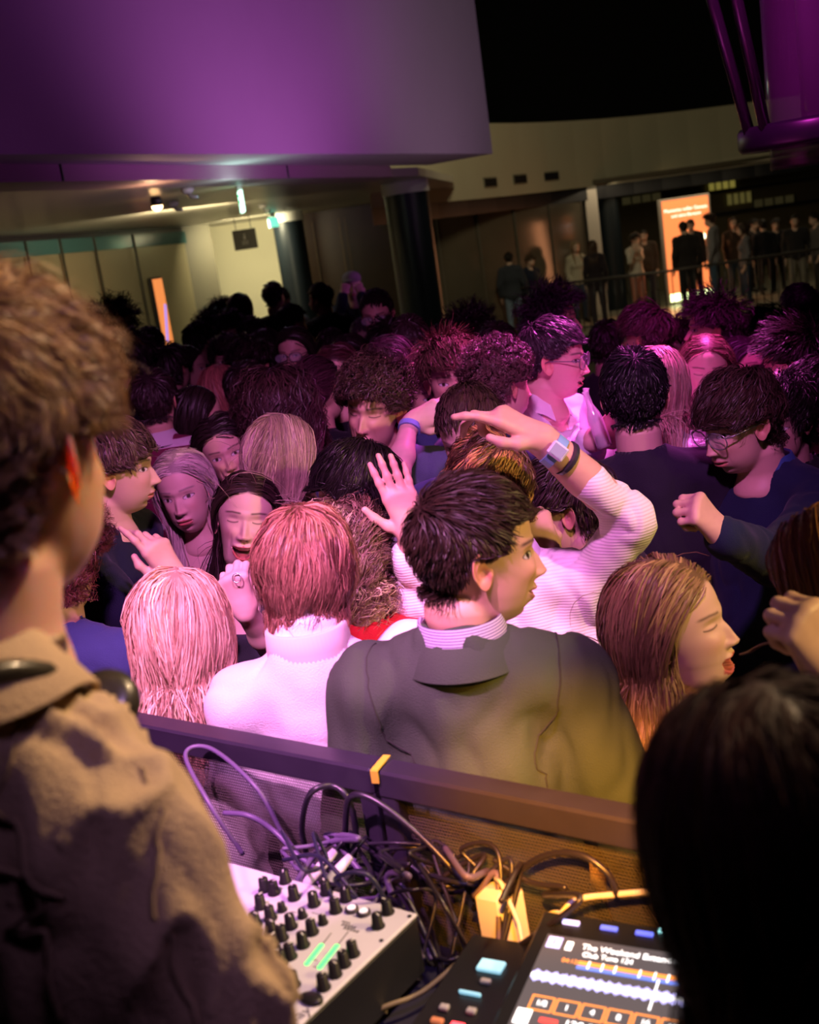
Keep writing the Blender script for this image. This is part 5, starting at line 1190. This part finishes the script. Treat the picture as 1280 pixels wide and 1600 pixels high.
person('woman with long straight fair hair embracing the curly haired man, bare arm round his neck', (440, 716, 3.05), yaw=42, pitch=-2, tilt=4, byaw=30, q=0, fem=1, hair='long', hc=(.30, .21, .16), streak=((.46, .34, .27), .4), hprm=dict(Lt=.42, Ls=.38, dens=1.4), top='strap', tc=(.03, .03, .04), skin=(.68, .47, .38),
    arms=dict(R=dict(e=(622, 742, 3.10), w=(640, 662, 3.22), tip=(690, 640, 3.22), n=(.1, .2, 1), pose='relaxed', fine=1, sleeve=0)))
band_on((640, 668, 3.21), (638, 676, 3.20), .029, .008, mat('beaded_band', (.25, .35, .75), .4), 'bracelet', 'beaded blue bracelet on the wrist behind the curly haired man', 'bracelet', False)
lw = person('woman laughing with closed eyes and open mouth, long dark hair', (385, 810, 2.95), yaw=174, pitch=-8, tilt=-14, byaw=185, q=0, fem=1, hair='long', hc=(.035, .018, .018), hprm=dict(Lt=.36, Ls=.33, part=-.005, vol=.018, dens=1.2), top='strap', tc=(.02, .02, .03), face=dict(open=.95, smile=.8, closed=1, lips=(.50, .10, .12)), skin=(.70, .48, .40),
    arms=dict(L=dict(e=(425, 1010, 2.75), w=(385, 958, 2.62), tip=(363, 905, 2.58), n=(-.2, .1, 1), pose='fist', fine=1, thumb=1)))
q = P(370, 903, 2.555); rg = MB(); a_ = np.linspace(0, 2 * math.pi, 20)
rg.tube([q + .0095 * (np.array([math.cos(t), .4 * math.sin(t), math.sin(t)])) for t in a_], .0014, 6, False); o = rg.build('finger_ring', mat('silver', (.8, .8, .85), .2, metal=1), None, smooth=True); tag(o, 'silver ring on the raised fist of the laughing woman', 'ring')
person('woman with long ash blond hair looking calmly at the viewer', (290, 764, 3.35), yaw=187, pitch=4, tilt=6, byaw=175, q=0, fem=1, hair='long', hc=(.50, .40, .37), hprm=dict(Lt=.44, Ls=.40, part=-.008, vol=.022, wa=.012, ca=.005, cf=2), top='strap', tc=(.60, .52, .46), face=dict(), skin=(.64, .43, .36))
person('dark haired woman grinning widely behind the ash blond woman', (352, 704, 3.75), yaw=172, pitch=2, tilt=12, byaw=180, q=0, fem=1, hair='wavy', hc=(.020, .010, .012), hprm=dict(Lt=.38, Ls=.34, ca=.007), top='tee', tc=(.03, .015, .03), face=dict(open=.5, smile=1), skin=(.64, .40, .32))
person('young man in a navy sweater in profile facing right with wavy brown hair', (174, 728, 2.95), yaw=88, pitch=8, tilt=3, byaw=105, q=0, hair='mop', hc=(.085, .050, .040), hprm=dict(Lt=.085, Ls=.05, lift=.30, grav=.45, wa=.012, ca=.006, cl=.85, vol=.018, fz=.035, c0=(.03, -.05, .115)), top='sweater', tc=NAVY, skin=(.62, .40, .32), hs=1.02,
    arms=dict(R=dict(e=(255, 1010, 2.80), w=(272, 905, 2.64), tip=(222, 820, 2.58), n=(.35, .5, .8), pose='point', fine=1, thumb=-1, hs=.92)))
person('person in a navy hoodie with dark red curls behind the man at the mixer', (84, 880, 2.55), yaw=10, pitch=8, byaw=20, q=1, hair='curly', hc=(.09, .02, .02), top='hoodie', tc=(.030, .042, .12), bs=1.05)
# rear left
M_rug = striped('rugby_stripes', (.16, .010, .05), (.62, .50, .58), 6.5, .17, 'Z')
rs = person('man from behind in a dark red rugby shirt with white stripes and pale collar', (242, 626, 4.4), yaw=12, byaw=16, q=1, hair='short', hc=(.030, .016, .016), hprm=dict(Lt=.05, Ls=.03), top='sweater', tmat=M_rug, bs=1.1)
collar(rs, mat('pale_collar', (.62, .55, .60), .8), r=.066, zc=-.035, spread=1.35)
person('dark haired woman in profile facing right beside the rugby shirt', (306, 650, 4.5), yaw=80, pitch=8, byaw=80, q=1, fem=1, hair='long', hc=DK, hprm=dict(Lt=.3, Ls=.3), top='tee', tc=BLK, face=dict(smile=.4))
person('woman with long reddish fair hair turned away in the dim crowd', (345, 612, 5.0), yaw=-30, byaw=-20, q=1, fem=1, hair='long', hc=(.28, .10, .08), hprm=dict(Lt=.4, Ls=.4), top='sweater', tc=(.10, .02, .05))
person('woman with long dark curls seen from behind', (432, 632, 3.75), yaw=5, byaw=5, q=1, fem=1, hair='curlylong', hc=(.050, .022, .022), hprm=dict(dens=1.5, vol=.06), top='tee', tc=BLK)
person('person with dark tied hair just behind the long curls', (500, 610, 4.3), yaw=40, byaw=30, q=1, fem=1, hair='tied', hc=(.06, .02, .03), top='tee', tc=BLK)
gp_ = person('woman in dark rimmed glasses with dark hair standing among the rear crowd', (462, 550, 5.4), yaw=196, pitch=4, byaw=190, q=1, fem=1, hair='long', hc=DK, hprm=dict(Lt=.3, Ls=.3, part=0), top='sweater', tc=BLK, skin=(.6, .34, .28))
glasses(gp_)
tm = person('tall man in glasses and dark suit over a pale shirt', (590, 490, 5.7), yaw=192, pitch=10, byaw=185, q=1, hair='crop', hc=DK, top='jacket', tc=(.014, .015, .02), neck='v', skin=(.62, .34, .28), face=dict(smile=.4)); glasses(tm)
V_ = [(-.055, .098, -.03), (.055, .098, -.03), (.03, .135, -.22), (0, .14, -.26), (-.03, .135, -.22)]
MB().add([bl(tm, p) for p in V_] + [bl(tm, (p[0], p[1] - .03, p[2])) for p in V_], [tuple(range(5)), tuple(range(5, 10))[::-1]] + [(i, i + 5, (i + 1) % 5 + 5, (i + 1) % 5) for i in range(5)]).build('shirt_front', mat('pale_blue_shirt', (.42, .50, .56), .8), tm)
person('grey haired person with half hidden face beside the tall man in glasses', (572, 530, 6.6), yaw=190, byaw=180, q=2, hair='short', hc=(.10, .08, .08), top='sweater', tc=BLK, skin=(.5, .34, .28))
person('woman with warm pink face just above the brown curls', (528, 583, 4.7), yaw=188, pitch=6, byaw=180, q=1, fem=1, hair='long', hc=(.06, .018, .02), hprm=dict(Lt=.3, Ls=.3), top='tee', tc=BLK)
sb = person('man from behind in a pale blue shirt with one ear showing', (642, 538, 4.7), yaw=22, byaw=14, q=1, hair='crop', hc=(.030, .015, .015), top='shirt', tc=(.22, .26, .50)); collar(sb, mat('cloth_220_260_500', (.22, .26, .5)), zc=-.04)
person('woman with purple lit dark hair behind the brown curls', (612, 575, 4.1), yaw=205, pitch=12, byaw=190, q=1, fem=1, hair='long', hc=(.05, .02, .03), hprm=dict(Lt=.3, Ls=.3), top='tee', tc=BLK)
person('woman with straight fair hair half hidden behind the blue shirt', (668, 618, 3.9), yaw=160, byaw=160, q=1, fem=1, hair='long', hc=(.32, .2, .15), top='tee', tc=BLK)
# centre right
person('smiling man with swept brown hair mostly hidden behind curls', (704, 590, 3.75), yaw=178, pitch=4, byaw=180, q=0, hair='quiff', hc=(.14, .07, .05), hprm=dict(Lt=.10, lift=.5), top='shirt', tc=(.04, .06, .14), face=dict(smile=.9, teeth=1), hs=1.02)
person('person with tight brown curls turned to the right', (778, 598, 3.45), yaw=62, pitch=8, byaw=50, q=0, hair='curly', hc=(.10, .050, .045), hprm=dict(Lt=.042, Ls=.035, ca=.006, cf=2.6, dens=1.4, vol=.018, lift=.6), top='sweater', tc=(.03, .03, .08))
person('man with slicked short hair bowing his forehead towards the raised hand', (736, 672, 2.95), yaw=205, pitch=22, byaw=190, q=1, hair='crop', hc=(.05, .028, .022), top='shirt', tc=(.035, .07, .16), skin=(.62, .42, .35))
wg = person('man in glasses and a crisp white shirt lit magenta, talking to the right', (862, 558, 3.75), yaw=112, pitch=8, tilt=2, byaw=130, q=0, hair='short', hc=(.035, .022, .030), hprm=dict(Lt=.055, Ls=.012, lift=.45, dens=1.3), top='shirt', tmat=M_crisp, face=dict(open=.3, smile=.2), skin=(.66, .42, .34), neck='v', folds=1.5, hs=1.04,
    arms=dict(L=dict(e=(910, 745, 3.55), w=(925, 690, 3.35), tip=(955, 668, 3.3), n=(0, .2, 1), pose='grip', sleeve=.9, fine=1)))
collar(wg, M_crisp, r=.064, zc=-.03, gap=32, spread=1.4); glasses(wg, mat('glasses_grey', (.08, .07, .09), .3))
person('person with dark purple curls behind the man in glasses', (862, 502, 4.9), yaw=100, byaw=100, q=1, hair='curly', hc=(.05, .02, .045), top='sweater', tc=(.012, .012, .04), hs=1.05)
bh = person('man in a black t shirt seen from behind with short black hair', (992, 618, 3.10), yaw=14, pitch=4, byaw=6, q=0, hair='short', hc=(.010, .007, .010), hprm=dict(Lt=.05, Ls=.018), top='tee', tc=(.016, .013, .028), skin=(.58, .38, .30), hs=1.05, bs=1.12)
person('woman with long pink lit hair in a pale shiny top behind the black t shirt', (1030, 600, 3.6), yaw=20, byaw=40, q=0, fem=1, hair='long', hc=(.30, .18, .14), streak=((.45, .3, .25), .4), hprm=dict(Lt=.44, Ls=.42, dens=1.2), top='shirt', tmat=mat('shiny_pale_blouse', (.62, .56, .62), .22, spec=.8), folds=2, bs=.9)
person('young man with wavy hair turned half away in magenta light', (1012, 522, 4.8), yaw=-52, byaw=-40, q=1, hair='mop', hc=(.09, .04, .045), hprm=dict(Ls=.04, ad=.5), top='sweater', tc=(.05, .03, .09))
person('man in profile facing left with curly top in magenta light', (1116, 512, 4.7), yaw=-84, pitch=-4, byaw=-80, q=1, hair='mop', hc=(.06, .03, .04), hprm=dict(Lt=.09, Ls=.03, lift=.7, ad=.2), top='sweater', tc=(.04, .02, .06))
person('woman with long centre parted hair glancing down in magenta light', (1102, 576, 3.95), yaw=190, pitch=4, tilt=-6, byaw=180, q=0, fem=1, hair='long', hc=(.16, .07, .06), hprm=dict(part=0, Lt=.44, Ls=.4), top='tee', tc=(.22, .12, .16), face=dict(smile=.4, closed=.5), skin=(.66, .42, .36))
person('person with smooth dark hair directly behind the parted hair woman', (1158, 572, 4.5), yaw=150, byaw=150, q=1, fem=1, hair='long', hc=(.05, .02, .035), top='tee', tc=BLK)
mg = person('man in thin glasses and a navy sweater looking down with a brown fringe', (1158, 655, 2.95), yaw=-112, pitch=14, byaw=-130, q=0, hair='mop', hc=(.040, .020, .016), hprm=dict(Lt=.105, Ls=.05, dens=1.1, wa=.010, vol=.018, fz=.030, ad=.55), top='sweater', tc=(.008, .014, .045), skin=(.58, .36, .29), face=dict(smile=.4), hs=1.06,
    arms=dict(L=dict(e=(1185, 905, 2.6), w=(1130, 838, 2.50), tip=(1085, 788, 2.46), n=(.2, .5, .8), pose='fist', fine=1, thumb=1)))
glasses(mg, mat('thin_silver_frame', (.5, .5, .55), .25, metal=.8)); collar(mg, mat('blue_shirt_collar', (.02, .06, .20), .8), zc=-.035)
person('young man resting his chin on his hand at the right edge', (1242, 565, 3.9), yaw=-70, pitch=6, byaw=-70, q=1, hair='quiff', hc=DK, top='sweater', tc=BLK, skin=(.6, .36, .3),
    arms=dict(L=dict(e=(1225, 690, 3.6), w=(1218, 632, 3.68), tip=(1205, 600, 3.72), n=(-.5, .2, .8), pose='loose', fine=1)))
person('dark haired man just behind the man in thin glasses', (1222, 655, 3.3), yaw=-140, pitch=6, byaw=-120, q=1, hair='mop', hc=(.014, .009, .009), top='sweater', tc=BLK, skin=(.5, .3, .25))
person('person in a dark cap at the far right of the crowd', (1250, 482, 5.6), yaw=-30, q=1, hair='crop', hc=(.03, .01, .03), top='sweater', tc=BLK)
rw = person('woman with reddish brown hair and white top at the right edge', (1318, 915, 1.66), yaw=-38, pitch=10, byaw=-60, q=0, fem=1, hair='long', hc=(.16, .065, .030), hprm=dict(Lt=.34, Ls=.32, wa=.010, vol=.030, dens=1.3), top='tee', tmat=M_crisp, skin=(.6, .36, .28),
    arms=dict(L=dict(e=(1350, 1160, 1.62), w=(1300, 1060, 1.46), tip=(1262, 985, 1.44), n=(.2, .3, .9), pose='fist', fine=1)))
pv_ = person('person in shadow facing left beneath the raised arm, hand at the chin', (888, 788, 2.75), yaw=-82, pitch=10, byaw=-60, q=1, hair='side', hc=(.030, .014, .018), hprm=dict(Lt=.08, Ls=.05, ad=.7, lift=.2), top='tee', tc=(.02, .012, .02), skin=(.55, .33, .27),
    arms=dict(L=dict(e=(872, 905, 2.5), w=(858, 868, 2.55), tip=(842, 828, 2.58), n=(.2, .1, .9), pose='loose', fine=1, sleeve=0)))
# glass bottles in the magenta light
M_gl = mat('clear_glass', (.85, .80, .86), .06, spec=1.0, alpha=.32)
def bottle(loc, tilt, label, s=1.0, name='glass_bottle', cat='bottle'):
    t = thing(name, label, cat, loc); R = frame(0, tilt[0], tilt[1])
    MB().lathe([(.001, 0), (.030 * s, .002), (.031 * s, .01), (.031 * s, .12 * s), (.026 * s, .145 * s), (.0135 * s, .18 * s), (.0125 * s, .225 * s), (.0145 * s, .228 * s), (.0145 * s, .238 * s), (.0105 * s, .238 * s), (.0105 * s, .18 * s), (.027 * s, .12 * s), (.027 * s, .012), (.001, .01)], (0, 0, 0), 24, R).build('glass', M_gl, t, smooth=True)
    MB().lathe([(.001, .013), (.0262 * s, .013), (.0262 * s, .06 * s), (.001, .06 * s)], (0, 0, 0), 24, R).build('drink', mat('drink_amber', (.7, .35, .2), .05, trans=.8, ior=1.33), t, smooth=True)
bottle(P(946, 700, 3.27), (10, -12), 'clear glass bottle tilted in the hand of the man in the white shirt', .72)
bottle(P(916, 690, 3.38), (0, 6), 'second clear bottle just left of the tilted one', .66)
bottle(P(1118, 748, 3.05), (-10, 14), 'clear glass bottle held before the pale shiny blouse', .8)
t = thing('drinking_glass', 'clear drinking glass beside the bottle at the pale blouse', 'glass', P(1096, 742, 3.12)); MB().lathe([(.001, 0), (.028, 0), (.036, .12), (.033, .12), (.026, .006), (.001, .006)], (0, 0, 0), 24, frame(0, 8, 10)).build('bowl', M_gl, t, smooth=True)
q = P(1000, 0, 1)
ch = [P(1160, 1022, 1.84), P(1172, 1018, 1.80), P(1190, 1008, 1.74), P(1212, 1002, 1.68)]
m = MB(); cp = spline(ch, 10)
for i, p in enumerate(cp[:-1]):
    dr = cp[i + 1] - p; dr /= np.linalg.norm(dr); a = np.cross(dr, (0, 0, 1)) if i % 2 else np.cross(dr, (0, 1, 0)); a /= np.linalg.norm(a); b_ = np.cross(dr, a)
    m.tube([p + dr * .0065 * math.cos(t) + a * .004 * math.sin(t) for t in np.linspace(0, 2 * math.pi, 9)], .0012, 5, False)
o = m.build('chain_strap', mat('dark_chain', (.12, .08, .12), .3, metal=.8), None, smooth=True); tag(o, 'dark metal chain strap between the singing woman and the red haired woman', 'chain')
# --- silhouettes of the rear crowd
rear = [ (180, 515, 6.3, 20, 'curly', 'dark frizzy haired person standing highest before the brass panels', 1.15), (236, 543, 6.6, 15, 'crop', 'person with cropped dark hair under the lit poster', 1), (205, 560, 5.6, 0, 'mop', 'dark head directly below the frizzy hair', 1.1),
 (268, 575, 5.9, 30, 'side', 'dark haired person behind the rugby shirt man', 1), (293, 575, 6.1, 95, 'long', 'woman in shadow turned right behind the rugby shirt', 1), (312, 535, 6.9, 40, 'short', 'dark head with square crop in front of the pier', 1),
 (348, 492, 8.4, 160, 'mop', 'small dark head at the foot of the cream wall', 1), (378, 489, 8.0, 20, 'tied', 'head with tied back hair before the cream wall', 1.05), (335, 522, 7.2, 200, 'curly', 'curly dark head below the cream wall', 1), (365, 520, 7.0, 190, 'mop', 'dark fringe head catching warm light on the forehead', 1),
 (395, 528, 6.7, -20, 'short', 'dark round head before the narrower column', 1), (355, 560, 6.0, 170, 'side', 'dim face below the curly dark head', 1), (392, 570, 5.5, -160, 'mop', 'dim pinkish face left of the woman in glasses', 1.05), (418, 548, 6.2, 15, 'long', 'long dark hair directly left of the woman in glasses', 1),
 (455, 505, 7.6, 60, 'short', 'dark head against the narrower column', 1), (520, 548, 6.2, -30, 'crop', 'dark cropped head between the two columns', 1), (548, 560, 5.6, 200, 'long', 'dark haired head right of the warm pink face', 1), (610, 540, 5.6, 10, 'mop', 'dark head under the tall man in glasses', 1),
 (690, 545, 6.0, 0, 'short', 'dark head at the foot of the wider column', 1), (735, 528, 5.5, 30, 'curly', 'purple tinged dark curls right of the wider column', 1.05), (780, 548, 4.9, 10, 'short', 'dark purple head left of the lit glasses man', 1), (1195, 620, 4.3, 10, 'long', 'dark hair between the magenta women and the right edge', 1),
 (150, 600, 5.0, 30, 'short', 'dark head beside the hair of the man at the mixer', 1), (385, 610, 4.9, 20, 'short', 'dark crop left of the long curls', 1), (560, 600, 5.0, 30, 'mop', 'dim head just behind the fringe of the curly man', 1), (950, 540, 5.6, 40, 'short', 'dark head between the magenta curls and wavy hair', 1), (1060, 540, 5.4, 190, 'mop', 'dim face between the two magenta lit men', 1), (1205, 525, 5.2, -60, 'mop', 'dark head left of the capped person', 1), (1275, 620, 3.6, -90, 'short', 'dark head cut by the right edge', 1)]
for x, y, d, yw, st, lb_, hs in rear:
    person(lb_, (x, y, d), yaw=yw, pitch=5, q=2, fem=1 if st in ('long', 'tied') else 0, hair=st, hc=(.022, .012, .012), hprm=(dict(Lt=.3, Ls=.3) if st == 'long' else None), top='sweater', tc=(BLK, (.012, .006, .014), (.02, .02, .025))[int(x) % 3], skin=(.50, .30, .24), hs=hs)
# standing by the cream wall and between the columns
person('man from behind in a black t shirt standing against the cream wall', (428, 464, 9.6), yaw=28, byaw=0, q=2, hair='short', hc=(.03, .02, .015), top='tee', tc=BLK)
person('person facing left at the edge of the narrower column', (439, 470, 10.6), yaw=195, q=2, hair='short', hc=DK, top='tee', tc=(.35, .36, .38), skin=(.62, .42, .33))
person('man in dark clothes bending left of the bronze strips', (502, 466, 9.3), yaw=-65, byaw=-40, q=2, hair='short', hc=DK, top='sweater', tc=BLK)
cpn = person('person in a flat cap holding both hands to the ears', (551, 447, 10.4), yaw=180, q=2, hair='cap', hc=DK, top='jacket', tc=(.02, .025, .05), skin=(.62, .42, .33),
    arms=dict(R=dict(e=(528, 500, 10.2), w=(536, 462, 10.2), tip=(542, 440, 10.2), n=(0, 0, 1), pose='fist'), L=dict(e=(575, 500, 10.2), w=(565, 462, 10.2), tip=(558, 440, 10.2), n=(0, 0, 1), pose='fist')))
Vc, Qc = nets([('e', (0, -.005, .07), (.088, .105, .070)), ('e', (0, .09, .055), (.065, .05, .012)), ('zbot', .035)], .012, .02); obj('flat_cap', mesh_np('flat_cap', np.array([hl(cpn, p) for p in Vc]), [Qc]), mat('grey_cap', (.20, .20, .18), .9), cpn)
# on the gallery
gal = [ (795, 404, 22.3, 10, 'short', DK, (.035, .040, .055), (.18, .24, .34), 0, 'man in grey blue jacket and pale jeans seen from behind on the gallery'), (828, 407, 22.5, 150, 'side', (.08, .05, .03), (.014, .018, .04), (.02, .02, .03), 0, 'man in a navy jacket leaning on the gallery railing'),
 (899, 386, 23.6, 170, 'long', (.35, .24, .14), (.50, .45, .35), (.05, .07, .13), 1, 'fair haired woman in a pale top by the white post'), (926, 385, 22.6, 10, 'long', (.05, .025, .015), (.02, .014, .02), (.03, .02, .03), 1, 'woman with long dark hair and black top beside the dark column'),
 (992, 374, 23.4, 150, 'mop', DK, (.55, .52, .46), (.45, .20, .16), 1, 'woman in a white blouse and pink trousers with hands at her face'), (1006, 368, 24.6, 190, 'short', DK, (.06, .04, .03), (.03, .03, .05), 0, 'dark figure behind the woman in pink trousers'),
 (1068, 356, 22.5, -5, 'short', DK, (.020, .016, .016), (.012, .012, .016), 0, 'big man in a black jacket standing before the orange light box'), (1079, 352, 23.6, 200, 'short', DK, (.03, .02, .02), (.02, .02, .02), 0, 'man half hidden behind the big man in the black jacket'),
 (1109, 344, 22.6, -60, 'quiff', (.06, .03, .02), (.22, .21, .23), (.05, .09, .15), 0, 'man in a grey sweater and jeans at the right of the light box'), (1146, 348, 23.4, 185, 'long', (.10, .05, .03), (.05, .03, .02), (.03, .05, .09), 1, 'woman with reddish lit face beside the man in grey'),
 (1160, 358, 22.6, -70, 'long', (.05, .03, .02), (.16, .15, .17), (.03, .05, .10), 1, 'woman in a pale grey top and jeans right of the light box'), (1192, 352, 24.0, 10, 'short', DK, BLK, BLK, 0, 'dark figure in the middle of the shadowed gallery group'), (1212, 350, 24.4, 190, 'mop', DK, BLK, BLK, 0, 'dark figure at the right of the shadowed gallery group'),
 (1178, 350, 25.0, 150, 'mop', DK, (.03, .02, .02), BLK, 0, 'dark figure at the back of the shadowed gallery group'), (1242, 345, 22.6, 200, 'short', DK, (.02, .018, .02), (.22, .20, .17), 0, 'person in a dark jacket and light trousers at the right railing'), (1273, 342, 22.5, -90, 'short', DK, (.10, .09, .09), (.03, .03, .03), 0, 'person reaching out at the far right railing')]
for x, y, d, yw, st, hc_, tc_, lc_, fm_, lb_ in gal:
    extra = {}
    if x == 992: extra['arms'] = dict(R=dict(e=(985, 412, 23.2), w=(990, 390, 23.1), tip=(993, 376, 23.1), n=(0, 0, 1), pose='relaxed'), L=dict(e=(1003, 412, 23.2), w=(998, 390, 23.1), tip=(994, 376, 23.1), n=(0, 0, 1), pose='relaxed'))
    person(lb_, (x, y, d), yaw=yw, pitch=6, q=3, fem=fm_, hair=st, hc=hc_, hprm=(dict(Lt=.34, Ls=.34) if st == 'long' else None), top='jacket' if not fm_ else 'sweater', tc=tc_, lower=lc_, floor=.05, skin=(.62, .42, .33), bs=1.15 if x == 1068 else 1.0, **extra)
